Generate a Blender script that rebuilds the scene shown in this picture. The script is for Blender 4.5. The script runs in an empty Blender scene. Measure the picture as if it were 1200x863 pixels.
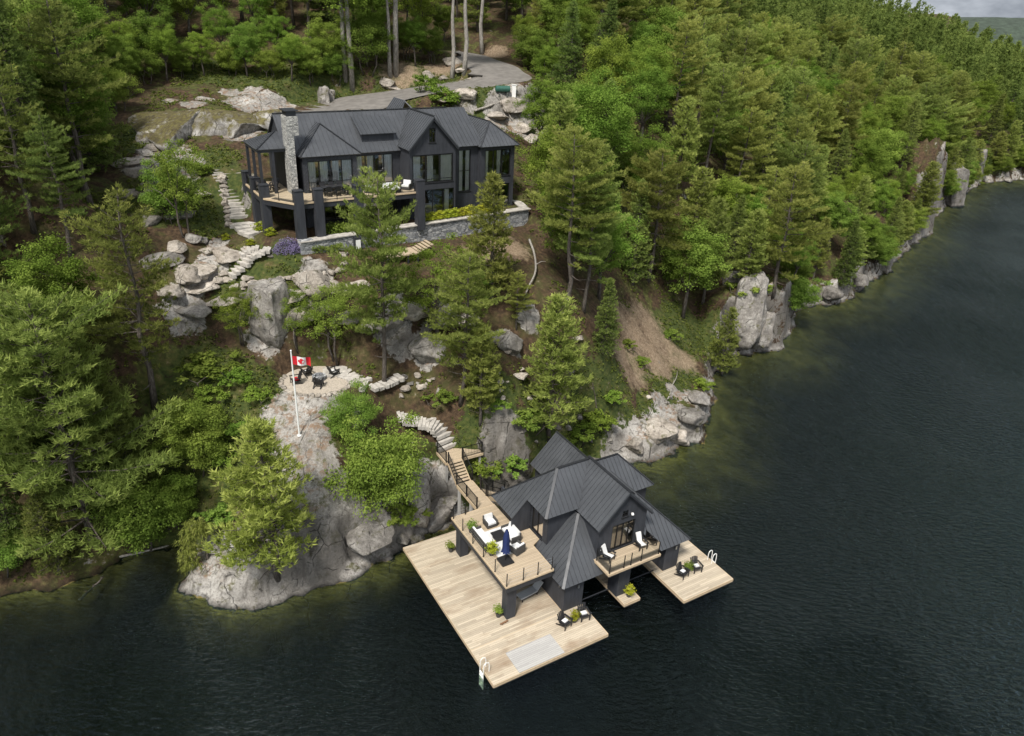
import bpy, math, random
import numpy as np
from mathutils import Vector, Matrix, Euler
random.seed(7); rng = np.random.default_rng(7)
PI = math.pi; R = math.radians
scene = bpy.context.scene
col = scene.collection

# ------------------------------------------------------------------ camera (estimated from image coordinates)
F, PITCH, ROLL, CX, CY, HC = 861., R(26.6), R(2.7), 600., 431.5, 38.
cp, sp, cr, sr = math.cos(PITCH), math.sin(PITCH), math.cos(ROLL), math.sin(ROLL)
def ray(x, y):
    u, v = x-CX, y-CY
    d = -u*sr+v*cr; r = u*cr+v*sr
    return r, F*cp-d*sp, -F*sp-d*cp
def at(x, y, z):
    q = ray(x, y); t = (z-HC)/q[2]
    return q[0]*t, q[1]*t
def px_per_m(x, y, z):
    return F/math.sqrt(x*x+y*y+(z-HC)**2)
cam = bpy.data.cameras.new('camera'); co = bpy.data.objects.new('camera', cam); col.objects.link(co)
rt, up, fw = Vector((1,0,0)), Vector((0,sp,cp)), Vector((0,cp,-sp))
xc, yc = rt*cr+up*sr, -rt*sr+up*cr
m = Matrix((xc, yc, -fw)).transposed().to_4x4(); m.translation = (0,0,HC)
co.matrix_world = m
cam.sensor_width = 36; cam.lens = 36*F/1200; cam.clip_end = 6000; cam.clip_start = .5
scene.camera = co

# ------------------------------------------------------------------ numpy gradient noise
_perm = rng.permutation(512); _perm = np.concatenate([_perm, _perm, _perm])
_g = rng.normal(size=(512, 3)); _g /= np.linalg.norm(_g, axis=1)[:, None]
def noise3(x, y, z):
    x, y, z = np.broadcast_arrays(np.asarray(x, float), y, z)
    xi, yi, zi = np.floor(x).astype(int), np.floor(y).astype(int), np.floor(z).astype(int)
    xf, yf, zf = x-xi, y-yi, z-zi
    f = lambda t: t*t*t*(t*(t*6-15)+10)
    u, v, w = f(xf), f(yf), f(zf)
    out = 0
    for a in (0, 1):
        for b in (0, 1):
            for c in (0, 1):
                h = _perm[(_perm[(_perm[(xi+a) & 511]+yi+b) & 511]+zi+c) & 511]
                g = _g[h]
                dot = g[..., 0]*(xf-a)+g[..., 1]*(yf-b)+g[..., 2]*(zf-c)
                out = out+dot*(u if a else 1-u)*(v if b else 1-v)*(w if c else 1-w)
    return out*1.6
def fbm(x, y, z=0., oct=4, gain=.5, lac=2.03):
    s, a = 0, 1.
    for i in range(oct):
        s = s+a*noise3(x, y, z+i*7.3); x, y, z = x*lac, y*lac, np.asarray(z)*lac; a *= gain
    return s
def ridged(x, y, z=0., oct=4):
    s, a = 0, 1.
    for i in range(oct):
        n = 1-np.abs(noise3(x, y, z+i*3.1)); s = s+a*n*n; x, y, z = x*2.1, y*2.1, np.asarray(z)*2.1; a *= .5
    return s/1.9-.5
def sstep(a, b, x):
    t = np.clip((x-a)/(b-a), 0, 1); return t*t*(3-2*t)

# ------------------------------------------------------------------ site frames: boathouse and house
class Frame:
    def __init__(s, ox, oy, deg): s.ox, s.oy, s.a = ox, oy, R(deg); s.c, s.s = math.cos(s.a), math.sin(s.a)
    def wor(s, u, v): return s.ox+u*s.c-v*s.s, s.oy+u*s.s+v*s.c
    def loc(s, x, y): x = x-s.ox; y = y-s.oy; return x*s.c+y*s.s, -x*s.s+y*s.c
BH = Frame(-.2, 31.5, 31.4)
HF = Frame(-18.6, 60.7, 33)

# ------------------------------------------------------------------ terrain
SHORE = [(-140,20),(-80,31),(-50,35.2),(-41,36.6),(-34.3,37.2),(-32.8,37.7),(-30.6,38.4),(-29,39.4),(-28.3,41.5),(-26.3,42.4),(-24.2,42.9),(-23.2,41.4),(-22.6,39),
 (-19.6,37.9),(-16.7,37.2),(-14.2,38.5),(-10.8,40.9),(-10,41.9),(-8.6,42.9),(-7.6,44.3),(-6.2,46),(-4,47.8),(-1.6,49.6),(1.5,51.4),
 (5,54),(8.3,56.4),(11.2,57.5),(13.5,57.4),(15.5,59),(17.2,60.4),(18.9,61.4),(20,64.6),(21.5,68.3),(22.4,71.5),(23.1,74.3),(24.3,77.7),(26.6,81.5),
 (29.5,82.9),(33.8,84.6),(36,88.6),(37.7,91.8),(39.5,96.5),(42.2,100.1),(48.8,102.6),(51.6,106.5),(57,113),(63.5,120.2),(66,124.5),(68.4,128),
 (75,136),(81.4,143.5),(84.5,151),(89.2,157.7),(97,168),(104.2,175.7),(113,188),(121.2,197.5),(132.3,203),(150,211),(185,240),(260,330),(420,560)]
SH = np.array(SHORE, float)
def shore_sd(x, y):
    """signed distance to the shoreline, positive on land"""
    x = np.asarray(x, float); y = np.asarray(y, float)
    best = np.full(x.shape, 1e9); sg = np.zeros(x.shape)
    for (ax, ay), (bx, by) in zip(SH[:-1], SH[1:]):
        dx, dy = bx-ax, by-ay; L = dx*dx+dy*dy
        t = np.clip(((x-ax)*dx+(y-ay)*dy)/L, 0, 1)
        ex, ey = x-ax-t*dx, y-ay-t*dy
        d = ex*ex+ey*ey; c = dx*(y-ay)-dy*(x-ax)
        m = d < best-1e-9; best = np.where(m, d, best); sg = np.where(m, c, sg)
        # at shared vertices keep the sign from the more perpendicular segment
    # sign by winding test against the polygon closed far inland
    px = np.concatenate([SH[:, 0], [420, -900, -900]]); py = np.concatenate([SH[:, 1], [2500, 2500, 20]])
    ins = np.zeros(x.shape, bool)
    n = len(px); j = n-1
    for i in range(n):
        if py[j] != py[i]:
            cond = ((py[i] > y) != (py[j] > y)) & (x < (px[j]-px[i])*(y-py[i])/(py[j]-py[i])+px[i])
            ins ^= cond
        j = i
    return np.where(ins, 1, -1)*np.sqrt(best)
CP = []   # control points (x, y, z): image pixels at guessed heights, plus guessed points
for x, y, z in [
 (262,697,1.2),(300,690,1.7),(300,650,3.4),(330,640,4.1),(345,580,5.8),(390,640,3.6),(410,610,4.6),(440,620,3),(432,648,1.2),(400,560,6.5),(351,512,8.5),(345,480,9.4),
 (370,445,10),(345,450,9.9),(395,447,10),(440,445,10.2),(420,500,8.5),(470,600,3.6),(500,580,3.9),(512,560,4.4),(545,524,4.75),(560,545,4.2),(470,650,.8),
 (465,490,7.1),(500,500,6.1),(500,450,10),(560,450,10),(600,440,10.5),(640,470,9),(600,500,8),(575,520,5.6),(640,540,4.6),(620,520,6),(600,560,3.6),(680,500,7),(700,480,7.5),
 (460,405,11.6),(455,352,15.2),(400,330,16),(385,385,12.6),(300,410,11.4),(318,352,15.2),(270,360,14.6),(520,400,11.6),(520,345,15.3),(590,400,11.6),(590,350,14.6),
 (330,300,17.9),(400,295,17.7),(330,312,17.3),(400,308,17.2),(480,305,16.8),(560,295,16.8),(598,264,17.2),(300,325,16.4),
 (640,300,15.5),(640,380,12.6),(680,365,13),(700,420,9.2),(760,400,6.2),(790,425,3.8),(760,450,4.),(800,395,4.2),(740,490,2.9),(790,480,2),(700,530,2),(760,520,1.4),(720,450,6.2),
 (200,200,22),(160,190,22.4),(180,165,23.6),(300,135,24.6),(250,130,25.4),(250,96,27.2),(160,105,26.6),(330,120,25.8),(262,203,22.4),(240,250,20),(250,300,17.6),(225,330,16.4),(200,365,14.6),
 (100,400,14.6),(50,500,9),(100,600,3.6),(30,620,2.6),(150,560,5.2),(230,560,4.4),(200,480,9),(250,450,11),(280,480,9.4),(300,440,10.8),(205,632,1.2),(150,640,1.1),(60,670,1),(0,300,19.6),(0,150,28),(100,250,20.6),
 (400,128,25),(480,112,26.4),(530,100,27.6),(575,95,28.4),(570,80,29.2),(552,68,30),(400,100,27.4),(320,95,27.6),(620,110,26.6),(600,140,24.6),(625,150,23),(640,220,19.4)]:
    CP.append((*at(x, y, z), z))
for u, v, z in [(-4,2,18.4),(-3,4.5,18.7),(-3,7,18.95),(-4.5,9,20.2),(-3,12.2,21.9),(-5,12,22),(0,0,19),(6,0,19),(12,0,19),(18,0,19),(24,1,19),(26,4,19.4),(27,9,21.4),(24,13,23),(12,12,22.6),(0,12,22.8),(10,16,24)]:
    CP.append((*HF.wor(u, v), z))
for x, y, z in [(-60,60,16),(-60,90,29),(-90,60,20),(-90,120,36),(-50,120,35),(-20,150,38),(20,150,37),(-60,200,46),(40,230,44),(-150,150,44),(-45,50,9),(0,100,26),(20,100,20),(0,128,33),(15,118,28),(-30,125,33)]:
    CP.append((x, y, z))
for i in range(35, len(SHORE)-3, 2):
    a, b = SH[i-1], SH[i+1]; d = (b-a)/np.linalg.norm(b-a); n = np.array((-d[1], d[0]))
    for dist, z in ((4, 4.5), (13, 9.5), (30, 16), (62, 22.5), (115, 27)):
        q = SH[i]+n*dist
        if q[0] > 20+0.0*q[1]: CP.append((q[0], q[1], z))
for i in range(0, len(SHORE), 1): CP.append((SH[i][0], SH[i][1], .25))
CP = np.array(CP)
_s2 = 2.2**2
def _phi(d2): return np.sqrt(d2+_s2)
_A = _phi(((CP[:, None, :2]-CP[None, :, :2])**2).sum(-1)); n_ = len(CP)
_M = np.zeros((n_+3, n_+3)); _M[:n_, :n_] = _A-np.eye(n_)*.35
_M[:n_, n_] = 1; _M[:n_, n_+1:] = CP[:, :2]; _M[n_, :n_] = 1; _M[n_+1:, :n_] = CP[:, :2].T
_W = np.linalg.solve(_M, np.concatenate([CP[:, 2], [0, 0, 0]]))
def rbf(x, y):
    out = _W[n_]+_W[n_+1]*x+_W[n_+2]*y
    for i in range(n_): out = out+_W[i]*_phi((x-CP[i, 0])**2+(y-CP[i, 1])**2)
    return out
# heights of the rock cliffs standing in the water along the shore
CLIFF = np.array([(-22.6,39,1.3),(-17,37,1.7),(-11,41,1.6),(-26,42.3,.7),(-34,37,.5),(-7,45,2.6),(-3,48.5,2.2),(5,54,1),(13,57.3,1.6),(19,61.4,1.7),(22,70,1.5),(24.3,77.7,2.2),(26.6,81.5,6.5),(30,83,8.),
 (33.8,84.6,7.5),(37.7,91.8,5.5),(42,100,2.6),(48.8,102.6,3.4),(53,108,3.4),(63,120,1.6),(68,128,1.),(76,138,3),(82,145,12),(85,151,14),(89,157.7,13),(97,168,2.5),(108,182,1),(121,197,2),(150,211,3),(-80,31,.6)])
def cliff_h(x, y):
    w = 0; s = 0
    for cx, cy, h in CLIFF:
        k = 1/(((x-cx)**2+(y-cy)**2)**1.5+.5); w = w+k; s = s+k*h
    return s/w
def house_pad(u, v):
    return sstep(-3.2, -2.2, u)*(1-sstep(23.6, 24.8, u))*sstep(-.9, -.5, v+0*u-(u*.085-.2))
def terrain_z(x, y, detail=True):
    x = np.asarray(x, float); y = np.asarray(y, float)
    wx = x+.8*fbm(x*.35, y*.35, 3.3, 3); wy = y+.8*fbm(x*.35, y*.35, 9.1, 3)
    sd = shore_sd(wx, wy) if detail else shore_sd(x, y)
    base = rbf(x, y)
    ch = cliff_h(x, y)*(1+.35*fbm(x*.16, y*.16, 5.)) if detail else cliff_h(x, y)
    land = np.maximum(base, ch*sstep(-.1, 1.6, sd)+.12*np.clip(sd, 0, 6))
    far = np.hypot(x, y); land = np.where(far > 260, land+(np.minimum(land, 41+1.5*np.sin(x*.02)-9*sstep(.76, .92, x/np.maximum(y, 1)))-land)*sstep(260, 330, far), land)
    land = np.where(far > 430, land+(4-land)*sstep(430, 520, far)*sstep(.5, .6, x/np.maximum(y, 1)), land)
    land = land*sstep(-.2, 1.3, sd)
    rough = sstep(0, 3, sd)
    if detail:
        u, v = HF.loc(x, y)
        calm = 1-np.clip(sstep(-7, -3, u)*(1-sstep(24, 28, u))*sstep(-6, -2, v)*(1-sstep(10, 16, v)), 0, 1)*.85
        land = land+rough*calm*(.45*fbm(x*.22, y*.22, 1.7, 4)+.22*ridged(x*.55+.3*y, y*.9, 4.2, 4))
    bed = -np.clip(-sd, 0, 30)*(.95-.73*sstep(-9, 6, x))-.12*np.clip(-sd, 0, 1)-.25*np.clip(-sd-6, 0, 20)
    if detail: bed = bed+.25*fbm(x*.3, y*.3, 2., 4)*sstep(0, 2, -sd)
    z = np.where(sd > -.2, land-.12*(1-sstep(-.2, .2, sd)), np.minimum(bed, -.12))
    u, v = HF.loc(x, y); u2 = np.asarray(u); v2 = np.asarray(v)
    front = .085*u2-.75
    pad = sstep(-2.6, -1.8, u2)*(1-sstep(23.4, 24.2, u2))*sstep(.2, .5, v2-front)*(1-sstep(11, 14, v2))
    level = 18.93+3.2*sstep(5.5, 9., v2)
    z = z*(1-pad)+level*pad
    # ground in front of the retaining wall
    fr = sstep(-1, 0, u2)*(1-sstep(23.4, 24.5, u2))*(1-sstep(.15, .4, v2-front))*sstep(-4, -1.5, v2-front)
    z = z*(1-fr)+np.minimum(z, 17.9-.045*np.clip(u2,0,14))*fr
    # driveway bench
    dd = drive_dist(x, y)
    k = 1-sstep(.6, 3.2, dd[0]); z = z*(1-k)+dd[1]*k
    # fire pit terrace
    fx, fy = FIRE
    k = 1-sstep(2.7, 3.6, np.hypot((x-fx)*.9, y-fy)); z = z*(1-k)+10.0*k
    return z
FIRE = at(372, 446, 10.)
DRIVE = [(*at(345,137,24.8),24.8,3.5),(*at(400,126,25.3),25.3,5.5),(*at(455,114,26.3),26.3,5.),(*at(510,104,27.4),27.4,4.2),(*at(560,97,28.2),28.2,4.4),(*at(585,90,28.8),28.8,4.2),(*at(577,79,29.5),29.5,3.6),(*at(553,67,30.2),30.2,3.),(*at(535,60.5,30.8),30.8,2.6)]
def _smooth(P, n=6):
    P = np.array(P); out = []
    for i in range(len(P)-1):
        p0, p1, p2, p3 = P[max(i-1, 0)], P[i], P[i+1], P[min(i+2, len(P)-1)]
        for t in np.linspace(0, 1, n, endpoint=False):
            out.append(.5*((2*p1)+(p2-p0)*t+(2*p0-5*p1+4*p2-p3)*t*t+(3*p1-p0-3*p2+p3)*t**3))
    out.append(P[-1]); return np.array(out)
DRV = _smooth(DRIVE)
def drive_dist(x, y):
    best = np.full(np.shape(x), 1e9); zz = np.zeros(np.shape(x))
    for (ax, ay, az, aw), (bx, by, bz, bw) in zip(DRV[:-1], DRV[1:]):
        dx, dy = bx-ax, by-ay; t = np.clip(((x-ax)*dx+(y-ay)*dy)/(dx*dx+dy*dy), 0, 1)
        d = np.hypot(x-ax-t*dx, y-ay-t*dy)-(aw+(bw-aw)*t); m = d < best
        best = np.where(m, d, best); zz = np.where(m, az+(bz-az)*t, zz)
    return best, zz
def axis_lines(lo, a, b, hi, s0, g):
    mid = list(np.arange(a, b+1e-6, s0)); right = []; p, s = b, s0
    while p < hi: s *= 1+g; s = min(s, 14); p += s; right.append(p)
    left = []; p, s = a, s0
    while p > lo: s *= 1+g*2; s = min(s, 14); p -= s; left.append(p)
    return np.array(left[::-1]+mid+right)
GX = axis_lines(-420, -46, 30, 620, .3, .0085)
GY = axis_lines(-60, 34, 84, 760, .3, .0085)
XX, YY = np.meshgrid(GX, GY)
ZZ = terrain_z(XX, YY)
def ground(x, y):
    """terrain height by bilinear lookup"""
    i = int(np.clip(np.searchsorted(GX, x)-1, 0, len(GX)-2)); j = int(np.clip(np.searchsorted(GY, y)-1, 0, len(GY)-2))
    tx = (x-GX[i])/(GX[i+1]-GX[i]); ty = (y-GY[j])/(GY[j+1]-GY[j])
    return float((ZZ[j, i]*(1-tx)+ZZ[j, i+1]*tx)*(1-ty)+(ZZ[j+1, i]*(1-tx)+ZZ[j+1, i+1]*tx)*ty)
def hit(px, py):
    """the terrain point met by the camera ray through an image pixel"""
    q = Vector(ray(px, py)).normalized(); t = 20.; p0 = t
    while t < 500:
        x, y, z = q.x*t, q.y*t, HC+q.z*t
        if z < ground(x, y):
            a, b = p0, t
            for _ in range(18):
                c = (a+b)/2
                if HC+q.z*c < ground(q.x*c, q.y*c): b = c
                else: a = c
            return q.x*b, q.y*b, ground(q.x*b, q.y*b)
        p0 = t; t += .4
    return q.x*t, q.y*t, 0.

# ------------------------------------------------------------------ objects
def tag(o, label=None, cat=None, group=None, kind=None):
    if label: o['label'] = label
    if cat: o['category'] = cat
    if group: o['group'] = group
    if kind: o['kind'] = kind
    return o
def thing(name, label, cat, loc=(0,0,0), rz=0, group=None, scale=1):
    o = bpy.data.objects.new(name, None); col.objects.link(o); o.empty_display_size = .2
    o.location = loc; o.rotation_euler = (0, 0, rz); o.scale = (scale,)*3
    return tag(o, label, cat, group)
def copy_tree(o, parent=None):
    c = o.copy(); col.objects.link(c); c.parent = parent
    for ch in list(o.children): copy_tree(ch, c)
    return c
class MB:
    def __init__(s): s.v, s.f, s.mi = [], [], []
    def face(s, pts, mi=0):
        n = len(s.v); s.v += [tuple(p) for p in pts]; s.f.append(tuple(range(n, n+len(pts)))); s.mi.append(mi); return s
    def raw(s, v, f, mi=0):
        n = len(s.v); s.v += [tuple(p) for p in v]
        for q in f: s.f.append(tuple(i+n for i in q)); s.mi.append(mi)
        return s
    def box(s, x0, x1, y0, y1, z0, z1, mi=0, M=None):
        v = [(x, y, z) for z in (z0, z1) for y in (y0, y1) for x in (x0, x1)]
        if M is not None: v = [tuple(M @ Vector(p)) for p in v]
        return s.raw(v, [(0,2,3,1),(4,5,7,6),(0,1,5,4),(2,6,7,3),(0,4,6,2),(1,3,7,5)], mi)
    def bar(s, a, b, w, h, mi=0, upv=(0,0,1)):
        a, b = Vector(a), Vector(b); d = b-a; L = d.length
        if L < 1e-6: return s
        d.normalize(); x = d.cross(Vector(upv))
        if x.length < 1e-4: x = Vector((1,0,0))
        x.normalize(); y = x.cross(d)
        M = Matrix((x, d, y)).transposed().to_4x4(); M.translation = a
        return s.box(-w/2, w/2, 0, L, -h/2, h/2, mi, M)
    def tube(s, pts, r, n=6, mi=0, cap=True):
        pts = [Vector(p) for p in pts]; rr = r if hasattr(r, '__len__') else [r]*len(pts); rings = []
        b0 = len(s.v); prev = None
        for i, p in enumerate(pts):
            d = (pts[min(i+1, len(pts)-1)]-pts[max(i-1, 0)])
            d = d.normalized() if d.length > 1e-9 else Vector((0,0,1))
            x = prev-d*prev.dot(d) if prev is not None else d.cross(Vector((.13,.97,.2)))
            if x.length < 1e-4: x = d.cross(Vector((1,0,0)))
            x.normalize(); prev = x; y = d.cross(x)
            for k in range(n):
                a = 2*PI*k/n; s.v.append(tuple(p+(x*math.cos(a)+y*math.sin(a))*rr[i]))
        for i in range(len(pts)-1):
            for k in range(n):
                a, b = b0+i*n+k, b0+i*n+(k+1) % n
                s.f.append((a, b, b+n, a+n)); s.mi.append(mi)
        if cap:
            s.f.append(tuple(b0+k for k in range(n))[::-1]); s.mi.append(mi)
            e = b0+(len(pts)-1)*n; s.f.append(tuple(e+k for k in range(n))); s.mi.append(mi)
        return s
    def prism(s, poly, z0, z1, mi=0):
        n = len(poly); v = [(p[0], p[1], z0) for p in poly]+[(p[0], p[1], z1) for p in poly]
        f = [tuple(range(n))[::-1], tuple(range(n, 2*n))]+[(i, (i+1) % n, n+(i+1) % n, n+i) for i in range(n)]
        return s.raw(v, f, mi)
    def plate(s, poly, t, mi=0):
        """thin slab below a planar 3D polygon"""
        P = [Vector(p) for p in poly]; n = (P[1]-P[0]).cross(P[2]-P[0]).normalized()
        if n.z < 0: P = P[::-1]; n = -n
        k = len(P); v = [p for p in P]+[p-n*t for p in P]
        f = [tuple(range(k)), tuple(range(k, 2*k))[::-1]]+[(i, k+i, k+(i+1) % k, (i+1) % k) for i in range(k)]
        return s.raw(v, f, mi)
    def lathe(s, prof, n=10, mi=0, c=(0,0,0)):
        b0 = len(s.v)
        for r, z in prof:
            for k in range(n): a = 2*PI*k/n; s.v.append((c[0]+r*math.cos(a), c[1]+r*math.sin(a), c[2]+z))
        for i in range(len(prof)-1):
            for k in range(n):
                a, b = b0+i*n+k, b0+i*n+(k+1) % n; s.f.append((a, b, b+n, a+n)); s.mi.append(mi)
        return s
    def build(s, name, mat, parent=None, smooth=False, loc=None):
        me = bpy.data.meshes.new(name); me.from_pydata(s.v, [], s.f)
        for mm in (mat if isinstance(mat, (list, tuple)) else [mat]): me.materials.append(mm)
        if any(s.mi): me.polygons.foreach_set('material_index', s.mi)
        if smooth: me.polygons.foreach_set('use_smooth', [True]*len(me.polygons))
        me.update()
        o = bpy.data.objects.new(name, me); col.objects.link(o); o.parent = parent
        if loc: o.location = loc
        return o
# ------------------------------------------------------------------ materials
class NT:
    def __init__(s, name):
        s.m = bpy.data.materials.new(name); s.m.use_nodes = True; s.t = s.m.node_tree
        s.t.nodes.clear(); s.out = s.t.nodes.new('ShaderNodeOutputMaterial')
    def n(s, typ, **kw):
        o = s.t.nodes.new('ShaderNode'+typ)
        for k, v in kw.items():
            if k in o.inputs: s.put(o.inputs[k], v)
            else: setattr(o, k, v)
        return o
    def put(s, sock, v):
        if isinstance(v, bpy.types.NodeSocket): s.t.links.new(v, sock)
        elif isinstance(v, (tuple, list)) and sock.type == 'RGBA' and len(v) == 3: sock.default_value = (*v, 1)
        else: sock.default_value = v
    def coord(s, kind='Object'): return s.n('TexCoord').outputs[kind]
    def pos(s): return s.n('NewGeometry').outputs['Position']
    def scaled(s, vec, sc, rot=(0,0,0)):
        o = s.n('Mapping'); s.put(o.inputs['Vector'], vec); o.inputs['Scale'].default_value = sc; o.inputs['Rotation'].default_value = rot; return o.outputs[0]
    def noise(s, vec, scale, detail=3, rough=.55, dist=0):
        o = s.n('TexNoise'); s.put(o.inputs['Vector'], vec); o.inputs['Scale'].default_value = scale; o.inputs['Detail'].default_value = detail
        o.inputs['Roughness'].default_value = rough; o.inputs['Distortion'].default_value = dist; return o.outputs['Fac']
    def ramp(s, fac, stops, interp='LINEAR'):
        o = s.n('ValToRGB'); s.put(o.inputs[0], fac); e = o.color_ramp.elements; o.color_ramp.interpolation = interp
        while len(e) < len(stops): e.new(.5)
        for i, (p, c) in enumerate(stops): e[i].position = p; e[i].color = (c, c, c, 1) if not isinstance(c, tuple) else (*c, 1)
        return o.outputs[0]
    def mix(s, fac, a, b, blend='MIX'):
        o = s.n('Mix', data_type='RGBA', blend_type=blend); s.put(o.inputs[0], fac); s.put(o.inputs[6], a); s.put(o.inputs[7], b); return o.outputs[2]
    def math(s, op, a, b=0., c=0.):
        o = s.n('Math', operation=op); s.put(o.inputs[0], a); s.put(o.inputs[1], b); s.put(o.inputs[2], c); return o.outputs[0]
    def bump(s, h, strength=.5, dist=.1, nrm=None):
        o = s.n('Bump'); s.put(o.inputs['Height'], h); o.inputs['Strength'].default_value = strength; o.inputs['Distance'].default_value = dist
        if nrm: s.put(o.inputs['Normal'], nrm)
        return o.outputs[0]
    def pbr(s, color, rough=.6, metal=0., nrm=None, spec=.4, **kw):
        o = s.n('BsdfPrincipled'); s.put(o.inputs['Base Color'], color); s.put(o.inputs['Roughness'], rough); s.put(o.inputs['Metallic'], metal)
        s.put(o.inputs['Specular IOR Level'], spec)
        if nrm: s.put(o.inputs['Normal'], nrm)
        for k, v in kw.items(): s.put(o.inputs[k], v)
        s.t.links.new(o.outputs[0], s.out.inputs[0]); return o
def attr(s, name): return s.n('Attribute', attribute_name=name).outputs
M = {}
def simple(key, c, rough=.6, metal=0., var=.15, scale=6., spec=.4, bump=0.):
    t = NT(key); v = t.coord(); n = t.noise(v, scale, 4)
    cc = t.ramp(n, [(.25, tuple(x*(1-var) for x in c)), (.75, tuple(min(1, x*(1+var)) for x in c))])
    t.pbr(cc, rough, metal, t.bump(n, bump, .02) if bump else None, spec); M[key] = t.m
def wood(key, c, axis=0, plank=.14, rough=.65, tint=.22, stain=None):
    """boards laid side by side along one axis"""
    t = NT(key); v = t.coord(); s = t.n('SeparateXYZ'); t.put(s.inputs[0], v)
    a = s.outputs[axis]; k = t.math('DIVIDE', a, plank); idx = t.math('FLOOR', k); fr = t.math('FRACT', k)
    other = s.outputs[1-axis]
    wn = t.n('TexWhiteNoise', noise_dimensions='2D'); cb = t.n('CombineXYZ'); t.put(cb.inputs[0], idx)
    t.put(cb.inputs[1], t.math('FLOOR', t.math('ADD', t.math('MULTIPLY', other, .28), t.math('MULTIPLY', idx, .37)))); t.put(wn.inputs['Vector'], cb.outputs[0])
    sc = (14, 1.1, 3) if axis == 0 else (1.1, 14, 3)
    grain = t.noise(t.scaled(v, sc), 1.3, 4, .6)
    big = t.noise(v, .45, 4, .6)
    f = t.math('ADD', t.math('MULTIPLY', wn.outputs[0], .5), t.math('ADD', t.math('MULTIPLY', grain, .3), t.math('MULTIPLY', big, .35)))
    cc = t.ramp(f, [(.2, tuple(x*(1-tint) for x in c)), (.9, tuple(min(1, x*(1+tint)) for x in c))])
    if stain: cc = t.mix(t.ramp(t.noise(t.scaled(v, (.9, .35, 1) if axis == 0 else (.35, .9, 1)), .8, 4, .65), [(.5, 0.), (.72, .65)]), cc, stain)
    gap = t.math('MULTIPLY', t.math('GREATER_THAN', fr, .07), 1.)
    cc = t.mix(gap, tuple(x*.35 for x in c), cc)
    t.pbr(cc, rough, 0, t.bump(gap, .6, .01), .3); M[key] = t.m
# ---- terrain
t = NT('terrain'); P = t.pos(); cov = attr(t, 'cover')['Color']; sx = t.n('SeparateColor'); t.put(sx.inputs[0], cov)
n1, n2, n3 = t.noise(P, .55, 6, .62), t.noise(P, 2.6, 5, .65), t.noise(P, .12, 4, .6)
zs = t.n('SeparateXYZ'); t.put(zs.inputs[0], P)
tone = t.noise(P, .33, 4, .6, .5); speck = t.math('ADD', t.math('MULTIPLY', t.noise(P, 5.5, 5, .75), .6), t.math('MULTIPLY', t.noise(P, 19, 3, .7), .4)); streak = t.noise(t.scaled(P, (2.6, 2.6, .22)), 1.0, 4, .65)
rock = t.ramp(tone, [(.32, (.20,.185,.168)), (.5, (.32,.30,.275)), (.68, (.46,.44,.41))])
rock = t.mix(t.ramp(speck, [(.38, .9), (.5, 0.)]), rock, (.13,.118,.105)); rock = t.mix(t.ramp(speck, [(.55, 0.), (.66, .8)]), rock, (.52,.505,.475))
rock = t.mix(t.ramp(streak, [(.52, 0.), (.68, .72)]), rock, (.075,.068,.06))
warp = t.mix(.8, P, t.n('TexNoise', Scale=.42, Detail=3).outputs['Color'], 'ADD')
def fissures(sc, stretch, w, seed):
    v = t.n('TexVoronoi', feature='DISTANCE_TO_EDGE'); t.put(v.inputs['Vector'], t.scaled(warp, stretch, seed)); v.inputs['Scale'].default_value = sc; return t.math('MULTIPLY', t.ramp(v.outputs[0], [(0., 1.), (w, 0.)]), t.ramp(t.noise(P, .7 if w < .018 else 1.6, 3), [(.46, 0.), (.56, 1.)]))
cr1 = fissures(.34, (1., .45, 1.2), .016, (.1,.2,.6)); cr2 = fissures(.95, (1.2, .35, 1.5), .02, (.3,.1,.5))
crk = t.math('MAXIMUM', t.math('MULTIPLY', cr1, .8), t.math('MULTIPLY', cr2, t.ramp(n1, [(.45, 0.), (.6, .8)])))
rock = t.mix(t.math('MULTIPLY', crk, .9), rock, (.022,.02,.018))
rock = t.mix(t.ramp(t.noise(P, .8, 5, .7), [(.55, 0.), (.64, .85)]), rock, (.085,.082,.032))
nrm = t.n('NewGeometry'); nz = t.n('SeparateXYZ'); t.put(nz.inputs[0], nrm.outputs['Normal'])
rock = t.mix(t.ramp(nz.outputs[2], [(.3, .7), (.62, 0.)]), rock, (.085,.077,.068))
rock = t.mix(t.math('MULTIPLY', t.ramp(nz.outputs[2], [(.68, 0.), (.85, .8)]), t.ramp(t.noise(P, 1.5, 5, .7), [(.5, 0.), (.6, 1.)])), rock, (.21,.135,.085))
litter = t.ramp(n2, [(.3, (.026,.017,.011)), (.5, (.062,.040,.024)), (.68, (.12,.078,.045))])
litter = t.mix(t.ramp(n1, [(.45, 0.), (.65, .75)]), litter, (.055,.062,.018))
green = t.ramp(n2, [(.28, (.018,.028,.008)), (.5, (.05,.068,.017)), (.72, (.105,.105,.03))])
green = t.mix(t.ramp(n1, [(.52, 0.), (.7, .7)]), green, (.10,.075,.028))
tan = t.ramp(t.noise(P, 5.5, 5, .7), [(.3, (.12,.085,.058)), (.52, (.25,.185,.125)), (.72, (.38,.30,.22))])
def msk(src, a, b): return t.ramp(t.math('ADD', src, t.math('MULTIPLY', t.math('SUBTRACT', t.math('ADD', t.math('MULTIPLY', n1, .6), t.math('MULTIPLY', n2, .4)), .5), 3.4)), [(a, 0.), (b, 1.)])
c = t.mix(msk(sx.outputs[1], .4, .6), litter, green)
c = t.mix(t.math('MULTIPLY', msk(sx.outputs[2], .25, 1.1), .9), c, tan)
c = t.mix(msk(sx.outputs[0], .44, .58), c, rock)
wet = t.ramp(zs.outputs[2], [(.0, .22), (.10, .45), (.32, 1.)])
c = t.mix(1., c, wet, 'MULTIPLY')
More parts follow.
